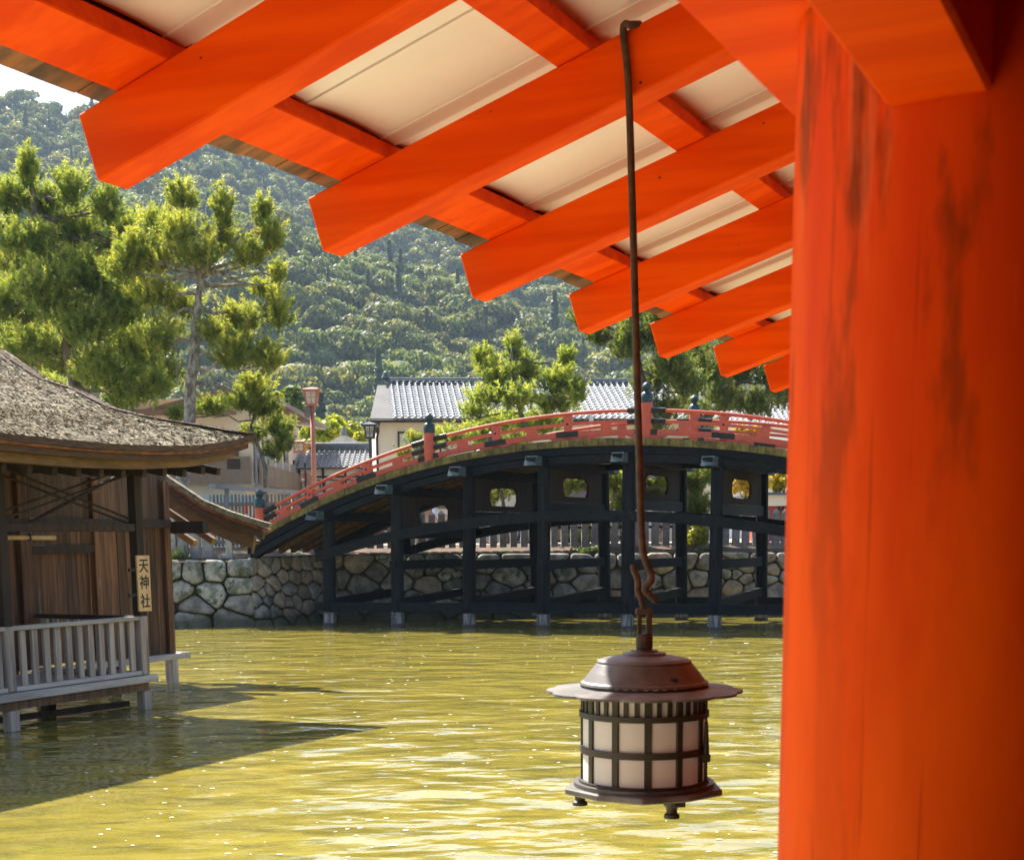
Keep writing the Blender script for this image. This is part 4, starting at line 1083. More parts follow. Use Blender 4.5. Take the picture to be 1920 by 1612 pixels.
def windows(T, pl, rects, m, fm, nv, bars=1, frame=.06):
    for (s0, z0, s1, z1) in rects:
        f = MB().box(pl.P(s0 - frame, z0 - frame) + nv * .0, pl.a * (s1 - s0 + 2 * frame), nv * .07, Z_ * (z1 - z0 + 2 * frame)).build('window_frame', fm, T)
        for b in range(bars + 1):
            w = (s1 - s0) / (bars + 1)
            MB().box(pl.P(s0 + b * w + .02, z0 + .02) + nv * .06, pl.a * (w - .04), nv * .02, Z_ * (z1 - z0 - .04)).build('pane', m, f)
def white_house():
    D = 66.0; p0 = at_d(700, 783, D); psi = .115
    pl = VPlane(p0, (math.cos(psi), math.sin(psi))); nv = pl.n
    if np.dot(nv, -p0) < 0: nv = -nv
    T = thing('tiled_house', 'large cream house with a silvery tiled roof behind the bridge', 'house', pl.P(10, GZ))
    s0, s1 = pl(705, 783)[0], pl(705, 783)[0] + 15.5; zt = pl(705, 785)[1]
    MB().box(pl.P(s0, GZ), pl.a * (s1 - s0), -nv * 9, Z_ * (zt - GZ)).build('wall', plaster, T)
    for s in (s0 + 1.62, s0 + 5.2, s0 + 8.8): MB().box(pl.P(s, GZ) + nv * .0, pl.a * .015, nv * .012, Z_ * (zt - GZ - .01)).build('wall_joint', plaster_b, T)
    ze = zt - .05; run = 5.0; zr = ze + 2.02
    ea = VPlane(pl.p + nv * .55, pl.a)
    dn, up, nv2, Ld = tiled_slope(T, ea, s0 + .72, s1 + .3, ze, zr, 0, run, .285, tile, steps=15)
    MB().add([ea.P(s0 + .70, zr - .05) - nv * run, ea.P(s1 + .3, zr - .05) - nv * run, ea.P(s1 + .3, ze - .05), ea.P(s0 + .70, ze - .05)], [(0, 1, 2, 3)]).build('roof_underlay', tile_d, T)
    a = [ea.P(s0 + .22, zr - .12) - nv * run, ea.P(s0 + .74, zr - .12) - nv * run, ea.P(s0 + .74, ze - .03), ea.P(s0 - .28, ze - .03)]
    MB().prism(a, (0, 0, .05)).build('verge_sheet', sheet, T)
    r0 = ea.P(s0 + .55, zr + .06) - nv * run
    MB().box(r0 - nv * .16, pl.a * (s1 - s0), nv * .32, Z_ * .13).build('ridge', tile_d, T, bevel=.04)
    MB().tube([r0 + Z_ * .15, r0 + pl.a * (s1 - s0) + Z_ * .15], .075, 8).build('ridge_cap', tile_d, T)
    for k in range(48): MB().lathe([(.0, .1), (.10, .06), (.14, 0), (.1, -.06), (0, -.1)], r0 + pl.a * (.3 + k * .31) + nv * .16 + Z_ * -.04, 8).build('ridge_end_tile', tile_d, T) if k < 40 else None
    MB().lathe([(0, .32), (.10, .26), (.13, .14), (.2, 0)], r0 + pl.a * .05 + Z_ * .2, 8).build('ridge_ornament', tile_d, T)
    # gable roof back slope
    MB().prism([ea.P(s0 + .7, zr) - nv * run, ea.P(s1, zr) - nv * run, ea.P(s1, ze) - nv * 2 * run, ea.P(s0 + .7, ze) - nv * 2 * run], (0, 0, -.1)).build('back_slope', tile_d, T)
    MB().tube([ea.P(s0 - .3, ze - .10) + nv * .08, ea.P(s1, ze - .10) + nv * .08], .065, 8).build('gutter', dkwood, T)
    dp = s0 + .02
    MB().tube([ea.P(dp, ze - .1), ea.P(dp + .06, ze - .5), pl.P(dp, ze - .8) + nv * .08, pl.P(dp, GZ) + nv * .08], .055, 8).build('downpipe', dkwood, T)
    MB().lathe([(.16, .0), (.10, -.25), (.055, -.5)], ea.P(dp, ze - .12), 8).build('gutter_funnel', dkwood, T)
    q = [pl(x, y) for x, y in ((748, 812), (790, 868), (826, 812), (890, 868))]
    for a_, b_ in ((0, 1), (2, 3)): windows(T, pl, [(q[a_][0], q[b_][1] - 1.0, q[b_][0], q[a_][1])], curtain, dkwood, nv, 1)
    windows(T, pl, [(s0 + 9.2, 5.0, s0 + 11.4, 7.0), (s0 + 12.4, 5.0, s0 + 14.6, 7.0)], glass, dkwood, nv, 1)
white_house()
def low_house():
    D = 74.0; p0 = at_d(560, 882, D); pl = VPlane(p0, (1, .02)); nv = np.array([pl.a[1], -pl.a[0], 0])
    T = thing('low_tiled_house', 'low white walled house with grey tiled roof and dark posts behind the red lamp', 'house', pl.P(2, GZ))
    s0, s1 = pl(556, 880)[0], pl(700, 880)[0]; ze = pl(560, 878)[1]; zr = ze + .95
    MB().box(pl.P(s0, GZ), pl.a * (s1 - s0), -nv * 5, Z_ * (ze - GZ)).build('wall', plaster_w, T)
    ea = VPlane(pl.p + nv * .5, pl.a)
    tiled_slope(T, ea, s0 - .2, s1 + .1, ze, zr, 0, 2.6, .262, tile, steps=7)
    MB().add([ea.P(s0 - .2, zr - .05) - nv * 2.6, ea.P(s1 + .1, zr - .05) - nv * 2.6, ea.P(s1 + .1, ze - .05), ea.P(s0 - .2, ze - .05)], [(0, 1, 2, 3)]).build('roof_underlay', tile_d, T)
    r0 = ea.P(s0 + .4, zr + .02) - nv * 2.6
    MB().box(r0 - nv * .14, pl.a * (s1 - s0 - .3), nv * .28, Z_ * .30).build('ridge', tile_d, T, bevel=.05)
    MB().tube([r0 + Z_ * .33, r0 + pl.a * (s1 - s0 - .3) + Z_ * .33], .09, 8).build('ridge_cap', tile, T)
    z1 = pl(600, 908)[1]
    for f in (.02, .33, .62, .85): MB().box(pl.P(s0 + (s1 - s0) * f, GZ), pl.a * .11, nv * .05, Z_ * (ze - GZ - .02)).build('timber_post', dkwood, T)
    MB().box(pl.P(s0, z1 + .32), pl.a * (s1 - s0), nv * .06, Z_ * .10).build('timber_beam', dkwood, T)
    windows(T, pl, [(s0 + (s1 - s0) * a, z1 - 1.2, s0 + (s1 - s0) * b, z1 + .2) for a, b in ((.06, .30), (.37, .60), (.65, .83))], curtain, dkwood, nv, 1, .04)
    # little gabled temple roof behind
    g = at_d(645, 833, 86); T2 = thing('gabled_roof_house', 'small grey gable end rising behind the low tiled house', 'house', (g[0], g[1], GZ))
    MB().prism([(g[0] - 1.3, g[1], g[2] - .15), (g[0] + 1.3, g[1], g[2] - .15), (g[0] + .5, g[1], g[2] + .35), (g[0], g[1], g[2] + .55), (g[0] - .5, g[1], g[2] + .35)], (0, 5, 0)).build('roof', tile, T2)
    MB().box((g[0] - 1.0, g[1] + .1, GZ), (2.0, 0, 0), (0, 4.8, 0), (0, 0, g[2] - .16 - GZ)).build('wall', plaster_w, T2)
    MB().lathe([(.05, .5), (.16, .3), (.2, 0)], (g[0], g[1], g[2] + .5), 8).build('ridge_ornament', tile_d, T2)
low_house()
def beige_building():
    X1 = float(at_d(473, 860, 62)[0]); Y0, Y1 = 62.0, 76.0; XL = -21.0
    T = thing('beige_building', 'modern beige building with brown louvred balconies behind the pines', 'building', (-15, 66, GZ))
    zl0 = float(at_d(473, 908, 62)[2]); zl1 = float(at_d(473, 856, 62)[2]); ze = float(at_d(490, 757, 62)[2])
    MB().box((XL, Y0 + .4, GZ), (X1 - .4 - XL, 0, 0), (0, Y1 - Y0, 0), (0, 0, zl0 - GZ)).build('lower_wall', plaster, T)
    MB().box((XL, Y0, zl0), (X1 - XL, 0, 0), (0, Y1 - Y0, 0), (0, 0, ze - zl0)).build('upper_wall', plaster_b, T)
    # roof: broad low gable with brown verge, its end towards the water
    pk = at_d(415, 738, 61.2)
    xr = float(at_d(556, 801, Y1)[0]) + .2
    ov = Y0 - .8
    for nm, P in (('roof_slope', [(pk[0], ov, pk[2]), (X1 + 1.35, ov, ze - .05), (X1 + 1.35, Y1 + .5, ze - .05), (pk[0], Y1 + .5, pk[2])]), ('roof_slope', [(pk[0], ov, pk[2]), (XL, ov, pk[2] - (pk[0] - XL) * .25), (XL, Y1, pk[2] - (pk[0] - XL) * .25), (pk[0], Y1, pk[2])])):
        MB().prism(P, (0, 0, .20)).build(nm, roofbr, T)
    MB().prism([(XL, Y0 + .002, ze - 1), (X1, Y0 + .002, ze), (X1 - .1, Y0 + .002, ze + .2), (pk[0], Y0 + .002, pk[2] - .02), (XL, Y0 + .002, ze)], (0, 8, 0)).build('gable_wall', plaster_b, T)
    zc = float(at_d(440, 775, 61.3)[2]); MB().box((XL, Y0 - .9, zc), (X1 - XL - .6, 0, 0), (0, .9, 0), (0, 0, .18)).build('canopy', roofbr, T)
    # louvred parapets, slats joined because each is only a pixel or two high
    def louvre(a, d, L, z0, z1, out):
        mb = MB(); n = 22
        for k in range(n): z = z0 + (z1 - z0) * (k + .15) / n; mb.box(np.array([a[0], a[1], z]), np.array(d) * L, np.array(out) * .05, (0, 0, (z1 - z0) / n * .62))
        mb.build('louvre_slats', louv, T, kind='stuff')
        mb = MB()
        MB().box(np.array([a[0], a[1], z0]) - np.array(out) * .03, np.array(d) * L, np.array(out) * .03, (0, 0, z1 - z0)).build('louvre_back', louv, T)
    W = 3.35
    for k in range(3):
        x = X1 - (k + 1) * W; louvre((x + .03, Y0 - .28), (1, 0, 0), W - .06, zl0, zl1, (0, -1, 0))
        MB().box((x - .03, Y0 - .36, zl0), (.06, 0, 0), (0, .1, 0), (0, 0, zl1 - zl0)).build('louvre_post', louv, T)
    MB().box((X1 - 1.0, Y0 - .35, zl0 + .62), (.55, 0, 0), (0, .02, 0), (0, 0, .42)).build('vent_panel', dkwood, T)
    for k in range(7): louvre((X1 + .28, Y0 + .05 + k * 1.9), (0, 1, 0), 1.82, zl0, zl1 - .25, (1, 0, 0))
    MB().tube([(X1 + .18, Y0 - .2, GZ), (X1 + .18, Y0 - .2, ze)], .06, 8).build('downpipe', greypost, T)
    pf = VPlane((XL, Y0), (1, 0)); nvf = np.array([0, -1.0, 0]); ps = VPlane((X1, Y0), (0, 1)); nvs = np.array([1.0, 0, 0])
    windows(T, pf, [(pf(a, 850)[0], zl1 - .1, pf(b, 850)[0], zl1 + .62) for a, b in ((402, 421), (428, 445))], glass, dkwood, nvf, 0, .05)
    windows(T, ps, [(s, zl1 - .55, s + 1.1, zl1 + .8) for s in (.4, 2.6, 4.4, 6.6, 8.6)] + [(11.6, zl1 - 1.3, 12.0, zl1 + .4)], glass, dkwood, nvs, 1, .05)
    for k in range(5): MB().box((X1 + .30, Y0 + .3 + k * 2.1, zl1 - .25), (.02, 0, 0), (0, 1.6, 0), (0, 0, .36)).build('balcony_rail', greypost, T)
    MB().box((XL, Y0 - 1.5, zl0 - .62), (X1 - XL + .6, 0, 0), (0, 1.4, 0), (0, 0, .10)).build('awning', blue, T)
    MB().box((XL, Y0 - 1.52, zl0 - .90), (X1 - XL + .62, 0, 0), (0, .03, 0), (0, 0, .30)).build('awning_valance', blue, T)
beige_building()
def far_houses():
    D = 92.0; p0 = at_d(1335, 800, D); pl = VPlane(p0, (1, .05)); nv = np.array([pl.a[1], -pl.a[0], 0])
    T = thing('far_tiled_house', 'far grey tiled roof half hidden by dark pines right of the bridge top', 'house', pl.P(3, GZ))
    s1 = 7.5; ze = pl(1335, 800)[1]; zr = ze + 1.9
    MB().box(pl.P(0, GZ), pl.a * s1, -nv * 6, Z_ * (ze - GZ)).build('wall', plaster_w, T)
    ea = VPlane(pl.p + nv * .5, pl.a); tiled_slope(T, ea, -.3, s1 + .3, ze, zr, 0, 4.4, .34, tile, steps=11)
    MB().add([ea.P(-.3, zr - .05) - nv * 4.4, ea.P(s1 + .3, zr - .05) - nv * 4.4, ea.P(s1 + .3, ze - .05), ea.P(-.3, ze - .05)], [(0, 1, 2, 3)]).build('roof_underlay', tile_d, T)
    MB().box(ea.P(-.3, zr) - nv * 4.55, pl.a * (s1 + .6), nv * .3, Z_ * .28).build('ridge', tile_d, T)
    windows(T, pl, [(.6, 5, 2.0, 6.4), (3.2, 5, 4.6, 6.4)], curtain, dkwood, nv, 1)
    # shops behind the fence
    for (px0, px1, D, yt, lab, m, m2) in ((640, 872, 66, 946, 'low brown shop with a pale canopy seen under the left bridge arch', tan, roofbr), (1032, 1150, 64, 946, 'low tan timber shop seen under the middle of the bridge', tan, roofbr)):
        a, b = at_d(px0, 1000, D), at_d(px1, 1000, D); zt = float(at_d((px0 + px1) / 2, yt, D)[2]); L = b[0] - a[0]
        S_ = thing('shop', lab, 'shop', ((a[0] + b[0]) / 2, D, GZ))
        MB().box((a[0], D + .8, GZ), (L, 0, 0), (0, 5, 0), (0, 0, zt - GZ)).build('wall', dkwood, S_)
        MB().prism([(a[0] - .3, D - .5, zt - .05), (a[0] + L + .3, D - .5, zt - .05), (a[0] + L + .3, D + 3.5, zt + .9), (a[0] - .3, D + 3.5, zt + .9)], (0, 0, .12)).build('roof', m2, S_)
        MB().box((a[0], D - .1, zt - .42), (L, 0, 0), (0, .12, 0), (0, 0, .22)).build('eave_board', m, S_)
        k = max(3, int(L / 1.4))
        for i in range(k + 1): MB().box((a[0] + i * (L - .14) / k, D, GZ), (.14, 0, 0), (0, .14, 0), (0, 0, zt - GZ - .15)).build('shop_post', m, S_)
        for i in range(k): MB().box((a[0] + .3 + i * (L - .14) / k, D + .7, GZ + .1), ((L / k) - .4, 0, 0), (0, .06, 0), (0, 0, 1.2)).build('counter_panel', [tan, plaster_w, roofbr][i % 3], S_)
        if px0 < 700: p = at_d(826, 959, D - .25); MB().box((p[0] - .32, p[1], p[2] - .12), (.64, 0, 0), (0, .05, 0), (0, 0, .24)).build('shop_board', plaster_w, S_)
        else:
            p = at_d(1076, 970, D - .6); MB().lathe([(.02, .35), (.16, .28), (.2, 0), (.16, -.28), (.02, -.35)], p, 12).build('paper_lamp', tan, S_)
    # red stall at the right
    a = at_d(1424, 935, 58); S_ = thing('red_stall', 'small red shop with white fascia beside the round column', 'shop', (a[0] + 2, 59, GZ))
    zt = float(at_d(1440, 922, 58)[2])
    MB().box((a[0] + .1, 58.1, GZ), (4.5, 0, 0), (0, 4, 0), (0, 0, zt - GZ - .3)).build('wall', red_paint, S_)
    MB().box((a[0] - .1, 57.6, zt - .55), (4.9, 0, 0), (0, 4.8, 0), (0, 0, .42)).build('fascia', plaster, S_)
    MB().box((a[0] - .25, 57.4, zt - .125), (5.1, 0, 0), (0, 5, 0), (0, 0, .09)).build('roof', tile_d, S_)
    for k in range(7): MB().box((a[0] + .75 + k * .16, 58.04, GZ + .9), (.07, 0, 0), (0, .05, 0), (0, 0, 1.1)).build('lattice_bar', dkwood, S_)
    MB().box((a[0] + .3, 58.0, GZ), (.16, 0, 0), (0, .12, 0), (0, 0, zt - GZ - .56)).build('corner_post', red_paint, S_)
far_houses()

# ================================================================== FENCES, LAMPS, SIGNS
def granite_fence():
    T = thing('granite_fence', 'row of pointed granite pillars along the shore behind the bridge', 'fence', (4, 51, GZ))
    a, b = np.array([-5.2, 50.6, GZ - .1]), np.array([15, 51.8, GZ - .1]); L = np.linalg.norm(b - a); t = (b - a) / L; n = np.array([t[1], -t[0], 0])
    k = int(L / .355)
    for i in range(k):
        o = a + t * (i * .355 + rnd.uniform(-.015, .015)); w, d, h = .118, .10, rnd.uniform(1.10, 1.2)
        P = [o - t * w - n * d, o + t * w - n * d, o + t * w + n * d, o - t * w + n * d]
        mb = MB().hexa(P + [p + Z_ * h for p in P]); m = mb.n
        mb.add([p + Z_ * (h + .001) for p in P] + [o + Z_ * (h + .14)], [(0, 1, 4), (1, 2, 4), (2, 3, 4), (3, 0, 4)]); mb.build('pillar', picket, T)
    MB().box(a + Z_ * .62 - n * .04, t * L, n * .08, Z_ * .09).build('rail_bar', iron, T)
    # short row of thicker pillars on the left wall
    T2 = thing('granite_pillar_row', 'short row of thick granite pillars on top of the mossy left wall', 'fence', (-9.5, 46, 2.2))
    for i, x in enumerate((322, 344, 367, 390)):
        p = at_d(x, 1038, 46.2); w = .155
        q = MB().box((p[0] - w, p[1] - .1, p[2] - .25), (2 * w, 0, 0), (0, .22, 0), (0, 0, .98 + .03 * i)); q.build('pillar', picket, T2, bevel=.02)
    p = at_d(426, 1052, 45.9); T3 = thing('stone_gatepost', 'slender pale granite gatepost standing where the stone wall meets the bridge', 'post', p)
    MB().hexa([p + np.array(q) for q in ((-.26, -.2, -.2), (.24, -.2, -.2), (.24, .2, -.2), (-.26, .2, -.2), (-.24, -.18, .22), (.2, -.18, .22), (.2, .18, .22), (-.24, .18, .22))]).build('base_stone', picket, T3, bevel=.02)
    MB().box(p + np.array([-.02, -.09, .221]), (.2, 0, 0), (0, .18, 0), (0, 0, .95)).build('shaft', picket, T3, bevel=.015)
    for (px0, px1, y, sc_, lab) in ((312, 345, 1036, .55, 'tuft of pale green spiky leaves on the wall beside the shrine'),):
        c = at_d(336, 1042, 45.6); T4 = thing('spiky_plant', lab, 'plant', c)
        V = []; k = 0
        for i in range(70):
            a_ = rnd.uniform(0, 6.28); L_ = rnd.uniform(.3, .75); d = np.array([math.cos(a_) * .7, math.sin(a_) * .7, rnd.uniform(.5, 1.3)]); d /= np.linalg.norm(d); s = np.array([-math.sin(a_), math.cos(a_), 0]) * .02
            b0 = c + np.array([rnd.uniform(-.3, .3), rnd.uniform(-.2, .2), -.1]); V += [b0 - s, b0 + s, b0 + d * L_ + np.array([0, 0, -.1 * L_])]
        fast_mesh('leaves', V, np.arange(len(V)).reshape(-1, 3), leaf_g, T4, np.repeat(NR.uniform(.5, 1, 70), 3))
granite_fence()
def wood_fence():
    T = thing('wooden_fence', 'grey wooden picket fence between the shrine roof and the bridge end', 'fence', (-9, 51, GZ))
    zt = lambda x: float(at_d(x, 926, 51)[2])
    x0, x1 = at_d(392, 930, 51)[0], at_d(615, 930, 51)[0]
    zT, zB = float(at_d(430, 927, 51)[2]), GZ; z1 = float(at_d(430, 942, 51)[2]); z2 = float(at_d(430, 1008, 51)[2])
    n = int((x1 - x0) / .125)
    for i in range(n):
        MB().box((x0 + i * .125, 51, zB), (.075, 0, 0), (0, .03, 0), (0, 0, zT - zB + rnd.uniform(-.01, .01))).build('picket', greyfence, T)
    for z in (z1, z1 - 1.0, z2 - .1): MB().box((x0, 50.95, z - .12), (x1 - x0, 0, 0), (0, .048, 0), (0, 0, .12)).build('rail', greyfence, T)
    T2 = thing('shelter_rail', 'long low grey beam on slim dark posts above the wooden fence', 'shelter', (-9, 50.3, GZ))
    a, b = at_d(398, 911, 50.2), at_d(604, 926, 50.2 + 6.5)
    b = np.array([b[0], b[1], float(at_d(604, 927, b[1])[2])]); MB().bar(a, b, .30, .14).build('beam', greypost, T2)
    for x in (423, 489, 551):
        f = (x - 398) / 206 * .97; p = a + (b - a) * f
        MB().box((p[0] - .07, p[1] - .06, GZ - .2), (.14, 0, 0), (0, .12, 0), (0, 0, p[2] - .07 - GZ + .2)).build('post', greypost, T2)
    p = at_d(462, 958, 50.5); T3 = thing('marker_pole', 'thin white marker pole with red tip in front of the wooden fence', 'pole', (p[0], p[1], GZ))
    MB().tube([(p[0], p[1], GZ), (p[0], p[1], p[2] - .1)], .035, 8).build('pole', plaster_w, T3)
    MB().tube([(p[0], p[1], p[2] - .1), (p[0], p[1], p[2] + .22)], .045, 8).build('tip', mat('signal_red', (.7, .03, .02)), T3)
wood_fence()
def lamp_head(c, w0, w1, h, T, roofm, framem, cap_w, cap_h):
    """four-sided lantern head: pane body tapering downwards, frame, roof"""
    q = lambda w, z: [c + np.array([sx * w, sy * w, z]) for sx, sy in ((-1, -1), (1, -1), (1, 1), (-1, 1))]
    MB().hexa(q(w0, 0) + q(w1, h)).build('glass', lampwh, T)
    a, b = q(w0 + .012, 0), q(w1 + .012, h)
    for i in range(4):
        MB().bar(a[i], b[i], .045, .045).build('frame_bar', framem, T)
        m0, m1 = (a[i] + a[(i + 1) % 4]) / 2, (b[i] + b[(i + 1) % 4]) / 2; MB().bar(m0, m1, .018, .018).build('mullion', framem, T)
        MB().bar((a[i] + b[i]) / 2, (a[(i + 1) % 4] + b[(i + 1) % 4]) / 2, .018, .018).build('mullion', framem, T)
    MB().hexa(q(w0 * 1.35, -.07) + q(w0 * 1.35, -.005)).build('base', framem, T)
    r = MB().hexa(q(cap_w, h + .005) + q(cap_w * .97, h + .075)); k = q(cap_w * .97, h + .0755)
    r.add(k + [c + np.array([0, 0, h + .075 + cap_h])], [(0, 1, 4), (1, 2, 4), (2, 3, 4), (3, 0, 4)]); r.build('lamp_roof', roofm, T)
def lamps():
    D = 57.0; c = at_d(585, 757, D)
    T = thing('red_street_lamp', 'tall red brown street lamp with a box lantern on top and a smaller side lantern', 'street lamp', (c[0], c[1], GZ))
    MB().tube([(c[0], c[1], GZ), (c[0], c[1], c[2] - .06)], [.105, .085], 12).build('pole', lampred, T, smooth=True)
    lamp_head(c + np.array([0, 0, .0]), .165, .225, .45, T, lampred, lampred, .375, .10)
    s = at_d(562, 845, D); lamp_head(s, .17, .175, .27, T, lampred, lampred, .21, .07)
    MB().tube([s + np.array([.15, 0, .25]), s + np.array([.3, 0, .27]), s + np.array([.45, 0, .12]), (c[0], c[1], s[2] - .05)], .03, 8).build('arm', lampred, T)
    for y, dx in ((766, -.17), (776, -.12)):
        p = at_d(585, y, D) + np.array([dx, -.1, 0]); MB().tube([p + np.array([.06, .12, .0]), p, p + np.array([-.03, -.12, -.05])], [.03, .10, .125], 12).build('spotlight', sheet, T)
    D = 55.0; c = at_d(694, 819, D)
    T = thing('dark_street_lamp', 'dark metal street lamp with a pale square patterned lantern beside the cream house', 'street lamp', (c[0], c[1], GZ))
    MB().tube([(c[0], c[1], GZ), (c[0], c[1], c[2] - .07)], .06, 10).build('pole', lampdk, T)
    lamp_head(c, .13, .175, .37, T, lampdk, lampdk, .30, .10)
    for y, k in ((807, .09), ):
        for sx, sz, w, h in ((0, .09, .09, .008), (0, -.09, .09, .008), (-.09, 0, .008, .09), (.09, 0, .008, .09), (0, .045, .045, .006), (0, -.045, .045, .006)):
            MB().cbox(c + np.array([sx, -.182, .19 + sz]), w, .006, h).build('lattice_strip', lampdk, T)
    D = 50.0; p = at_d(574, 897, D); pole_top = at_d(572, 868, D)
    T = thing('round_road_sign', 'brown back of a round road sign on a thin pole beside the red lamp', 'road sign', (p[0], p[1], GZ))
    MB().tube([p + np.array([0, 0, 0]), p + np.array([0, .03, 0])], .205, 24).build('disc', lampred, T)
    MB().tube([(p[0] - .02, p[1] - .04, GZ), (p[0] - .02, p[1] - .04, pole_top[2])], .028, 8).build('pole', rust, T)
    MB().cbox(p + np.array([-.1, -.012, -.03]), .05, .008, .035).build('sticker', plaster_w, T)
    D = 56.0; p = at_d(1108, 790, D)
    T = thing('white_disc_sign', 'white round sign seen edge on from the side above the bridge rail', 'road sign', (p[0], p[1], GZ))
    m = MB(); ax = np.array([.42, .9, 0]) * .16
    V = [p + ax * math.cos(t) * 1.2 + np.array([0, 0, .25 * math.sin(t)]) for t in np.linspace(0, 6.283, 21)[:-1]]
    m.prism(V, (.03, -.015, 0)).build('disc', plaster_w, T)
    MB().tube([(p[0] - .06, p[1], GZ), (p[0] - .06, p[1], p[2] + .25)], .022, 8).build('pole', greypost, T)
lamps()

# ================================================================== TREES
def tree_root(name, label, cat, base, group=None): return thing(name, label, cat, base, group)
def wobble_path(a, b, n=5, amp=.06):
    a, b = np.array(a, float), np.array(b, float); L = np.linalg.norm(b - a)
    return [a + (b - a) * (i / n) + (np.array([rnd.uniform(-1, 1), rnd.uniform(-1, 1), rnd.uniform(-1, 1)]) * L * amp if 0 < i < n else 0) for i in range(n + 1)]
def needles(centres, axes, lens, R, per=34, nl=.17, nw=.022):
    n = len(centres); k = per
    c = np.repeat(centres, k, 0); ax = np.repeat(axes, k, 0); L = np.repeat(lens, k)[:, None]
    pos = c + ax * L * R.uniform(-.5, .5, (n * k, 1))
    pr = np.cross(ax, R.normal(0, 1, (n * k, 3))); pr /= np.linalg.norm(pr, axis=1, keepdims=True) + 1e-9
    d = ax * R.uniform(.35, .95, (n * k, 1)) + pr * .75; d /= np.linalg.norm(d, axis=1, keepdims=True)
    s = np.cross(d, R.normal(0, 1, (n * k, 3))); s /= np.linalg.norm(s, axis=1, keepdims=True) + 1e-9
    ln = nl * R.uniform(.7, 1.2, (n * k, 1))
    V = np.stack([pos - s * nw / 2, pos + s * nw / 2, pos + d * ln], 1).reshape(-1, 3)
    return V
def pine(label, trunk, clusters, Y, m=needle, bark_m=pinebark, r0=.24, dens=26, seed=1, limbs=True, per=32, cat='tree', name='pine_tree', nl=.165, extra=(), group=None, base=None, nw=.032):
    """trunk: photo points with depth; clusters: (cx, cy, rx, ry[, dy]) crown masses in photo pixels, dy = depth offset in metres"""
    R = np.random.RandomState(seed)
    tp = [at_d(x, y, Y) for x, y in trunk]
    if base is None: tp[0] = np.array([tp[0][0], tp[0][1], GZ - .2])
    T = tree_root(name, label, cat, tp[0], group)
    rr = np.linspace(r0, r0 * .35, len(tp))
    path = [tp[0]]
    for a, b in zip(tp[:-1], tp[1:]): path += wobble_path(a, b, 3, .03)[1:]
    MB().tube(path, list(np.linspace(r0, r0 * .3, len(path))), 10, jit=.12).build('trunk', bark_m, T, smooth=True)
    C = []; A = []; Ls = []; tint = []; br = MB()
    pxm = Y / FPX
    for cl in clusters:
        cx, cy, rx, ry = cl[:4]; dy = cl[4] if len(cl) > 4 else rnd.uniform(-1.2, 1.2) * rx * pxm
        c = at_d(cx, cy, Y + dy); ax_, az_ = rx * pxm, ry * pxm; ay_ = ax_ * .85
        n = int(dens * 2.7 * (4 * ax_ * az_) * .8) + 6
        d = R.normal(0, 1, (n, 3)); d /= np.linalg.norm(d, axis=1, keepdims=True); r = R.uniform(.15, 1, (n, 1)) ** .55
        q = d * r
        q[:, 2] = np.where(q[:, 2] < 0, q[:, 2] * .75, q[:, 2])
        # gather into twig clumps so that gaps stay between them
        kc = max(4, int(n / 7)); cc = q[R.choice(n, kc, replace=n < kc)]
        q = q * .55 + cc[R.randint(0, kc, n)] * .45 + R.normal(0, .06, (n, 3))
        q = q * np.where(R.uniform(0, 1, (n, 1)) < .18, R.uniform(1.1, 1.4, (n, 1)), 1.0)
        p = c + q * np.array([ax_, ay_, az_]) * 1.08
        o = np.stack([q[:, 0], q[:, 1], q[:, 2] * .4 + .95], 1) + R.normal(0, .22, (n, 3)); o /= np.linalg.norm(o, axis=1, keepdims=True)
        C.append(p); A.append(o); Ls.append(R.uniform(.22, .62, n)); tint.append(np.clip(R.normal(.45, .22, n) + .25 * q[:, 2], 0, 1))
        # limb from the nearest lower point of the trunk
        k = min(range(len(path)), key=lambda i: np.linalg.norm((path[i] - c) * np.array([1, 1, 1.6])) + (3 if path[i][2] > c[2] + .2 else 0))
        if limbs:
            lp = wobble_path(path[k], c - np.array([0, 0, az_ * .35]), 5, .07); br.tube(lp, list(np.linspace(max(.035, r0 * .32), .02, len(lp))), 6)
            for _ in range(max(4, int(n / 16))):
                e = p[R.randint(0, n)]; s0 = lp[R.randint(2, len(lp))]; w = wobble_path(s0, e, 3, .09); br.tube(w, [.02, .014, .009, .005], 4, cap=False)
    for pts in extra: br.tube([at_d(x, y, Y) for x, y in pts], list(np.linspace(.07, .018, len(pts))), 6)
    br.build('limbs', bark_m, T)
    C, A, Ls, tint = np.vstack(C), np.vstack(A), np.concatenate(Ls), np.concatenate(tint)
    V = needles(C, A, Ls, R, per, nl, nw)
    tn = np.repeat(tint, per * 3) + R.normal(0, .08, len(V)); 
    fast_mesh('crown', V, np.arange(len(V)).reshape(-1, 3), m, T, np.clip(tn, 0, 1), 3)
    return T
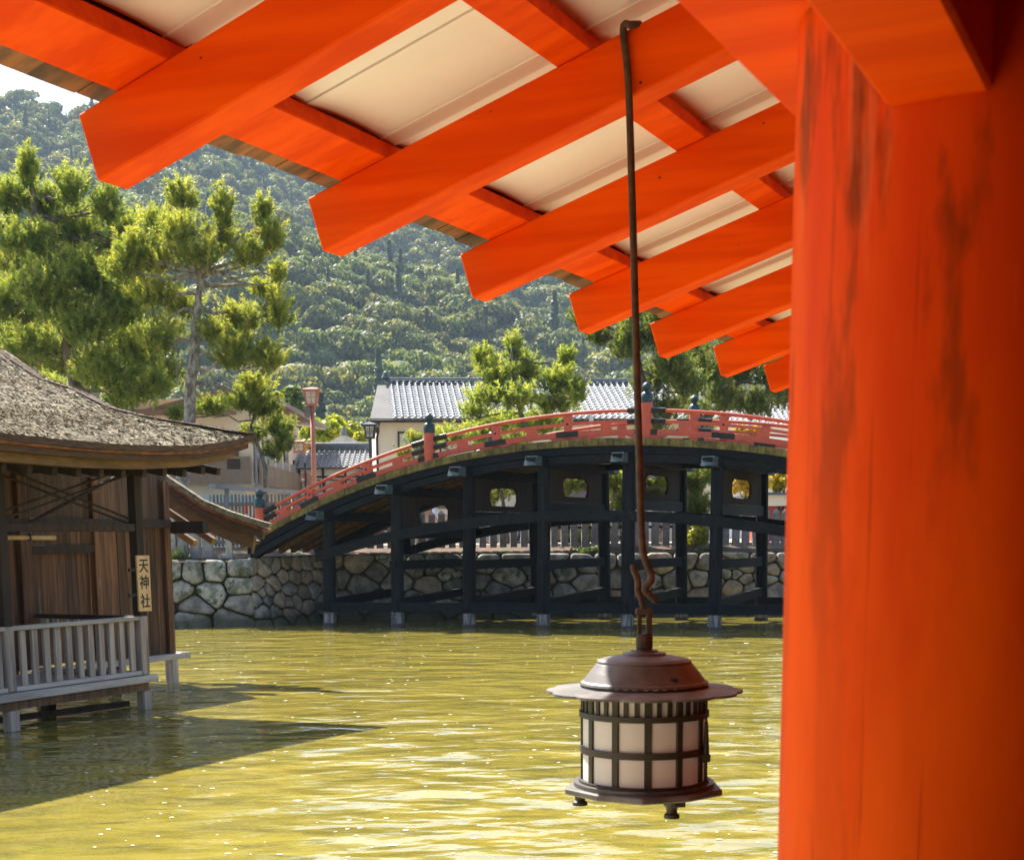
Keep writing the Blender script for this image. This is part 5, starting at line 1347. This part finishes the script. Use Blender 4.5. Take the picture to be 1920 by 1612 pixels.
def broadleaf(name, label, cx, cy, rx, ry, Y, m, seed, size=.16, n=1800, cat='tree', lobes=9, trunk=True, group=None, base_z=None):
    R = np.random.RandomState(seed); pxm = Y / FPX; c = at_d(cx, cy, Y); a = np.array([rx * pxm, rx * pxm * .8, ry * pxm])
    b = np.array([c[0], c[1], GZ - .1 if base_z is None else base_z]); T = tree_root(name, label, cat, b, group)
    P = []; Nn = []
    for i in range(lobes):
        d = R.normal(0, 1, 3); d /= np.linalg.norm(d); lc = d * R.uniform(.25, .72); lr = R.uniform(.28, .48); m_ = n // lobes
        q = R.normal(0, 1, (m_, 3)); q /= np.linalg.norm(q, axis=1, keepdims=True); P.append(c + (lc + q * lr * R.uniform(.55, 1.1, (m_, 1))) * a); Nn.append(q + np.array([0, 0, .5]))
        if trunk: pass
    P, Nn = np.vstack(P), np.vstack(Nn); V, Q = leaf_cloud(P, Nn, size, R, .8)
    br = MB().tube(wobble_path(b, c, 4, .04), [.14, .11, .08, .06, .03], 8)
    for i in range(12): br.tube(wobble_path(b + (c - b) * R.uniform(.5, 1), P[R.randint(len(P))], 3, .08), [.04, .028, .016, .006], 5)
    br.build('trunk', pinebark, T)
    fast_mesh('crown', V, Q, m, T, np.repeat(np.clip(R.normal(.5, .27, len(Q)), 0, 1), 4), 4)
    return T
GP = 'pines along the shore'
# big pine at far left
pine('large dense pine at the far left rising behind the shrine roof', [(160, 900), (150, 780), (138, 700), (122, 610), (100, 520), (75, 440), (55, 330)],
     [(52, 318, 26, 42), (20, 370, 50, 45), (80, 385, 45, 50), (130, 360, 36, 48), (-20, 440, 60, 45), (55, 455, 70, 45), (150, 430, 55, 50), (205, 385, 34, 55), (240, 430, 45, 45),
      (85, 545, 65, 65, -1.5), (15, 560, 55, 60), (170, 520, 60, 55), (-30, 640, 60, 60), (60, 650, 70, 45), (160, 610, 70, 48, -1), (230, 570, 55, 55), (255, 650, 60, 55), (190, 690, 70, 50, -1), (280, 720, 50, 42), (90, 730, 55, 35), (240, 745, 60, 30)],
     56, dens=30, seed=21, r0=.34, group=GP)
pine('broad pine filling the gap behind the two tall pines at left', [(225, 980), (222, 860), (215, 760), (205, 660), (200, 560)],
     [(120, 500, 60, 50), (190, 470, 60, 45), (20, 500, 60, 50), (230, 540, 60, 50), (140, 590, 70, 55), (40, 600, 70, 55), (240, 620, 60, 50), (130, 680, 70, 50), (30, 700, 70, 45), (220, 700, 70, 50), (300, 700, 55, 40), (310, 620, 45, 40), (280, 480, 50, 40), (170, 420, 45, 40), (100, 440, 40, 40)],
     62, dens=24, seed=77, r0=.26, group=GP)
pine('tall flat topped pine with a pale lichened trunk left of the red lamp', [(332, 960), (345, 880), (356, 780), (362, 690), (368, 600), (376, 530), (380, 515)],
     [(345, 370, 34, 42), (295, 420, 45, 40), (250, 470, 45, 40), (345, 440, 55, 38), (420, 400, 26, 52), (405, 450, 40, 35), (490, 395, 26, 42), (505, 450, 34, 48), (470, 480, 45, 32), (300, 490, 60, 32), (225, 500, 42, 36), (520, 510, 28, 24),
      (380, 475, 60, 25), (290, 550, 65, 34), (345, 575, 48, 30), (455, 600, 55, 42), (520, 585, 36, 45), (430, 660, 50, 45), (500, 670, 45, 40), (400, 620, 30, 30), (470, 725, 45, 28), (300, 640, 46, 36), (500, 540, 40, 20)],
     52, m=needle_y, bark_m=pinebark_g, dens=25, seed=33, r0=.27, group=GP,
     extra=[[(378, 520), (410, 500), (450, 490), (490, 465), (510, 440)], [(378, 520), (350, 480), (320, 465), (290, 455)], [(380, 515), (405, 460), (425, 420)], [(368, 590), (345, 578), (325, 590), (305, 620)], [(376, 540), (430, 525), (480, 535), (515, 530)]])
pine('drooping pine branch end in front of the beige building', [(356, 760), (400, 742), (450, 745), (490, 775)], [(455, 755, 40, 24), (495, 765, 36, 28), (520, 800, 34, 30), (535, 835, 28, 24), (400, 760, 42, 22), (350, 775, 40, 16), (515, 845, 24, 18)],
     51, m=needle, dens=30, seed=35, r0=.12, base=1, group=GP) if False else None
pine('low drooping young pine in front of the beige building', [(500, 960), (498, 880), (470, 800), (480, 760)], [(455, 755, 40, 24), (495, 765, 36, 28), (520, 800, 34, 30), (535, 835, 28, 24), (400, 762, 44, 22), (345, 775, 42, 16), (515, 845, 24, 18), (480, 815, 34, 22)],
     53, dens=30, seed=36, r0=.10, group=GP)
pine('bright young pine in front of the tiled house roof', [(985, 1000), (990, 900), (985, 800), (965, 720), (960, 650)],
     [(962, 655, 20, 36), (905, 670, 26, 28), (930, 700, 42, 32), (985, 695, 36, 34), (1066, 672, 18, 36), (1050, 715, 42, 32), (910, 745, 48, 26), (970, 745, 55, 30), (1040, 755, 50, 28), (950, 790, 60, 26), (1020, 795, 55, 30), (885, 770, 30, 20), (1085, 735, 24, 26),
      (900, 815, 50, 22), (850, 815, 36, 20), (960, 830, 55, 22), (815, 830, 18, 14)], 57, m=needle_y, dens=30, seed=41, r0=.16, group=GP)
pine('small pine twig tree beside the left railing post', [(780, 960), (785, 880), (790, 820)], [(778, 822, 20, 16), (795, 845, 22, 16), (760, 850, 16, 12)], 60, m=needle_y, dens=34, seed=42, r0=.07, group=GP)
pine('tall dark pine standing behind the middle of the bridge', [(1240, 1010), (1236, 900), (1225, 780), (1200, 700), (1180, 620)],
     [(1090, 600, 26, 18), (1125, 628, 34, 28), (1175, 645, 44, 38), (1225, 630, 40, 36), (1215, 720, 44, 38), (1260, 690, 50, 42), (1250, 765, 46, 34), (1290, 720, 45, 40), (1220, 800, 40, 22), (1180, 590, 40, 28), (1250, 590, 40, 40)],
     56, m=needle_dk, dens=26, seed=51, r0=.28, group=GP)
pine('dark leaning pine at the right beside the column', [(1290, 1010), (1292, 930), (1300, 850), (1330, 780), (1380, 720)],
     [(1330, 700, 50, 40), (1390, 690, 50, 46), (1440, 700, 45, 40), (1355, 750, 55, 32), (1425, 760, 50, 34), (1300, 770, 40, 26), (1320, 800, 40, 20), (1470, 740, 40, 40), (1310, 660, 40, 36), (1380, 640, 50, 40), (1450, 640, 50, 40)],
     60, m=needle_dk, dens=24, seed=52, r0=.30, group=GP)
pine('bushy green pine seen between the middle bridge posts', [(1170, 1010), (1165, 960), (1160, 900)], [(1150, 900, 32, 30), (1170, 940, 36, 30), (1155, 975, 36, 24), (1120, 995, 32, 18), (1090, 1010, 26, 14), (1215, 900, 40, 34), (1235, 930, 34, 24), (1090, 895, 44, 34), (1060, 905, 36, 30), (1235, 880, 26, 20)],
     53, m=needle_y, dens=34, seed=53, r0=.14, group=GP)
pine('dense green pine between the two right hand bridge posts', [(1300, 1010), (1295, 950), (1290, 890)], [(1300, 900, 34, 34), (1310, 950, 36, 32), (1285, 930, 26, 28), (1310, 985, 32, 20), (1325, 890, 26, 26), (1255, 975, 22, 16)],
     52, m=needle, dens=34, seed=54, r0=.15, group=GP)
pine('pine seen through the holed panels left of centre', [(950, 1010), (945, 960), (940, 910)], [(935, 912, 52, 34), (905, 935, 34, 26), (985, 905, 40, 34), (1000, 960, 22, 34), (1010, 900, 30, 30)], 55, m=needle_y, dens=30, seed=55, r0=.12, group=GP)
GY = 'yellow green trees behind the lamps'
broadleaf('leafy_tree', 'bright yellow green leafy tree behind the red lamp', 600, 812, 52, 34, 95, leaf_y, 61, .26, 2400, group=GY)
broadleaf('leafy_tree', 'yellow green leafy tree between the two street lamps', 650, 806, 42, 36, 98, leaf_y, 62, .26, 2200, group=GY)
broadleaf('leafy_tree', 'small yellow green tree touching the cream house corner', 678, 825, 22, 22, 92, leaf_y, 63, .24, 1200, group=GY)
broadleaf('leafy_tree', 'yellow green tree top above the beige building roof', 500, 752, 34, 22, 100, leaf_y, 64, .28, 1500, group=GY)
broadleaf('leafy_tree', 'dark round tree behind the beige building roof', 540, 770, 46, 42, 112, leaf_g, 65, .32, 2200, group=GY)
broadleaf('golden_shrub', 'golden autumn shrub behind the rightmost holed bridge panel', 1400, 905, 45, 30, 56, leaf_gold, 66, .11, 1500, 'shrub')
broadleaf('golden_shrub', 'yellow flowering shrub above the red stall', 1455, 900, 30, 26, 60, leaf_gold, 67, .11, 1100, 'shrub')
broadleaf('golden_shrub', 'yellow leaved tree top beyond the right part of the railing', 1405, 815, 36, 22, 66, leaf_gold, 68, .14, 900, 'shrub')
broadleaf('green_shrub', 'trailing green shrub hanging over the boulder wall at the right', 1330, 1045, 50, 18, 50.3, leaf_g, 69, .08, 1400, 'shrub', base_z=2.2)
broadleaf('green_shrub', 'leafy green shrub on the bank between the right bridge posts', 1300, 1000, 34, 26, 50.6, leaf_y, 70, .08, 1200, 'shrub', base_z=2.2)
broadleaf('green_shrub', 'low green bush on the bank beneath the middle of the bridge', 1110, 1030, 40, 14, 50.0, leaf_g, 71, .08, 1000, 'shrub', base_z=2.2)

# ================================================================== PEOPLE AND BIRDS
def skin_fig(name, J, E, rad, m, par, sub=1):
    me = bpy.data.meshes.new(name); me.from_pydata([tuple(j) for j in J], E, []); me.materials.append(m)
    o = bpy.data.objects.new(name, me); COL.objects.link(o); o.parent = par
    md = o.modifiers.new('skin', 'SKIN'); md.use_smooth_shade = True
    if not me.skin_vertices: 
        import bmesh
        bm = bmesh.new(); bm.from_mesh(me); bm.verts.layers.skin.verify(); bm.to_mesh(me); bm.free()
    for i, r in enumerate(rad): me.skin_vertices[0].data[i].radius = (r, r)
    me.skin_vertices[0].data[0].use_root = True
    s = o.modifiers.new('sub', 'SUBSURF'); s.levels = s.render_levels = sub
    return o
skinm = mat('skin_tone', (.55, .33, .23), rough=.6); hairm = mat('dark_hair', (.02, .016, .014), rough=.5); shoe = mat('dark_shoes', (.03, .03, .035))
def person(px, Y, label, shirt, trousers, face, h=1.66, stride=.18):
    p = at_d(px, 1015, Y); p = np.array([p[0], p[1], GZ])
    T = thing('person', label, 'person', p); T.rotation_euler[2] = face; k = h / 1.7
    Jp = lambda L: [np.array(q) * k for q in L]
    J = Jp([(0, 0, .92), (0, 0, 1.12), (0, .01, 1.36), (0, 0, 1.47), (0, -.01, 1.55), (0, -.015, 1.63), (.17, 0, 1.38), (.22, .02, 1.12), (.21, -.06, .88), (.21, -.08, .80), (-.17, 0, 1.38), (-.22, .02, 1.12), (-.21, -.06, .88), (-.21, -.08, .80),
            (.09, 0, .86), (.10, -stride * .5, .48), (.10, -stride * .7, .08), (.10, -stride * .7 - .14, .03), (-.09, 0, .86), (-.10, stride * .3, .48), (-.10, stride, .08), (-.10, stride - .14, .03)])
    Eb = [(0, 1), (1, 2), (2, 3), (3, 4), (4, 5), (2, 6), (6, 7), (7, 8), (8, 9), (2, 10), (10, 11), (11, 12), (12, 13), (0, 14), (14, 15), (15, 16), (16, 17), (0, 18), (18, 19), (19, 20), (20, 21)]
    rd = [.12, .115, .12, .05, .085, .08, .055, .042, .034, .035, .055, .042, .034, .035, .085, .058, .04, .035, .085, .058, .04, .035]
    body = skin_fig('body', J, Eb, [r * k for r in rd], skinm, T)
    a = [J[i] for i in (0, 1, 2, 6, 7, 10, 11)]; a[0] = a[0] + np.array([0, 0, -.02])
    skin_fig('shirt', a, [(0, 1), (1, 2), (2, 3), (3, 4), (2, 5), (5, 6)], [.145, .14, .145, .08, .062, .08, .062], shirt, T)
    b = [J[i] for i in (0, 14, 15, 16, 18, 19, 20)]
    skin_fig('trousers', b, [(0, 1), (1, 2), (2, 3), (0, 4), (4, 5), (5, 6)], [.14, .10, .075, .058, .10, .075, .058], trousers, T)
    MB().lathe([(0, .10), (.06, .085), (.10, .03), (.102, -.03), (.085, -.06)], J[5] + np.array([0, .015, .03]), 12).build('hair', hairm, None).parent = T
    for s in (-1, 1): MB().cbox(J[5] + np.array([s * .032, -.092, -.02]), .012, .008, .008).build('eye', ink, None).parent = T
    MB().cbox(J[5] + np.array([0, -.105, -.045]), .012, .018, .022).build('nose', skinm, None).parent = T
    for i in (17, 21): MB().cbox(J[i] + np.array([0, .03, .01]), .045, .13, .035).build('shoe', shoe, None, bevel=.01).parent = T
cl = lambda n, c: mat(n, c, tuple(q * .85 for q in c), rough=.8)
sh_b, sh_p, sh_w, tr_n, tr_k = cl('pale_blue_cloth', (.45, .58, .75)), cl('pink_cloth', (.70, .32, .40)), cl('white_cloth', (.75, .74, .72)), cl('navy_cloth', (.04, .05, .12)), cl('khaki_cloth', (.30, .25, .18))
person(1071, 55, 'person in a pale blue shirt walking behind the granite pillars mid bridge', sh_b, tr_n, 1.4)
person(1094, 56, 'person in a white top and dark trousers walking behind the granite pillars', sh_w, tr_n, -1.5, 1.58)
person(979, 55, 'person in a pink top walking behind the granite pillars', sh_p, tr_n, 1.5, 1.6)
person(925, 56.5, 'person in a white top and khaki trousers behind the left granite pillars', sh_w, tr_k, -1.4)
person(817, 56, 'person in a blue shirt and khaki trousers behind the leftmost bridge bay', sh_b, tr_k, 1.5)
def bird(name, label, cat, p, s, body, wing, face, neck):
    T = thing(name, label, cat, p); T.rotation_euler[2] = face; q = lambda L: [np.array(v) * s for v in L]
    o = skin_fig('body', q([(0, 0, .42), (.22, 0, .50), (-.24, 0, .30), (.34, 0, .58 + neck * .3), (.36, 0, .66 + neck), (.44, 0, .68 + neck)]), [(0, 1), (0, 2), (1, 3), (3, 4), (4, 5)], [.13 * s, .10 * s, .04 * s, .045 * s, .05 * s, .025 * s], body, T, 2)
    MB().add(q([(.44, -.012, .685 + neck), (.44, .012, .685 + neck), (.44, 0, .66 + neck), (.66, 0, .665 + neck)]), [(0, 1, 3), (1, 2, 3), (2, 0, 3)]).build('beak', dkwood, None).parent = T
    for y in (-1, 1):
        m = MB().tube(q([(.22, y * .10, .50), (.02, y * .135, .42), (-.3, y * .06, .26)]), [.05 * s, .09 * s, .015 * s], 8); m.build('wing', wing, None, smooth=True).parent = T
        m = MB().tube(q([(.02, y * .05, .32), (.03, y * .05, .15), (.0, y * .05, .0)]), .012 * s, 5)
        for t in (-.3, 0, .3): m.tube(q([(.0, y * .05, .006), (.09, y * .05 + t * .12, .006)]), .008 * s, 4)
        m.build('leg', dkwood, None).parent = T
hp = at_d(1214, 912, 50.0)
bird('heron', 'grey heron standing among the pines seen through the middle holed panel', 'bird', hp, 1.0, cl('heron_grey', (.45, .45, .46)), cl('heron_wing_grey', (.38, .39, .41)), 2.4, .12)
MB().tube([hp + np.array([-.8, .3, -.06]), hp + np.array([0, 0, -.02]), hp + np.array([.8, .2, -.1])], .02, 6).build('branch', pinebark, bpy.data.objects['pine_tree.007'] if 'pine_tree.007' in bpy.data.objects else None)
s_ = S(1240, 800); kz = fasc_t(s_) + (rail_t(s_) - fasc_t(s_)) * .615 + .065
cp = BN.P(S(1240, 800), 0) ; cp = at_d(1239, 806, 46.9)
sc_ = float(np.dot(cp - BN.p, BN.a)) - float(np.dot(BO, BN.a)) * 1.0
bp_ = BPt(sc_, BW - .22, fasc_t(sc_) + (rail_t(sc_) - fasc_t(sc_)) * .615 + .065)
bird('crow', 'dark crow perched on the far bridge railing near the middle post', 'bird', bp_, .55, cl('crow_black', (.02, .022, .03)), cl('crow_wing', (.03, .034, .05)), 1.0, .0)

# ================================================================== HAZE
hz = bpy.data.materials.new('haze_air'); hz.use_nodes = True; t_ = hz.node_tree
t_.nodes.remove(t_.nodes['Principled BSDF']); pv = t_.nodes.new('ShaderNodeVolumePrincipled')
pv.inputs['Color'].default_value = (.62, .80, 1.0, 1); pv.inputs['Density'].default_value = .00012; pv.inputs['Anisotropy'].default_value = .1
t_.links.new(pv.outputs[0], t_.nodes['Material Output'].inputs['Volume'])
tag(MB().box((-900, -60, -1.2), (1700, 0, 0), (0, 1560, 0), (0, 0, 480)).build('haze', hz), 'thin blue haze in the air before the hillside', 'haze', kind='stuff')
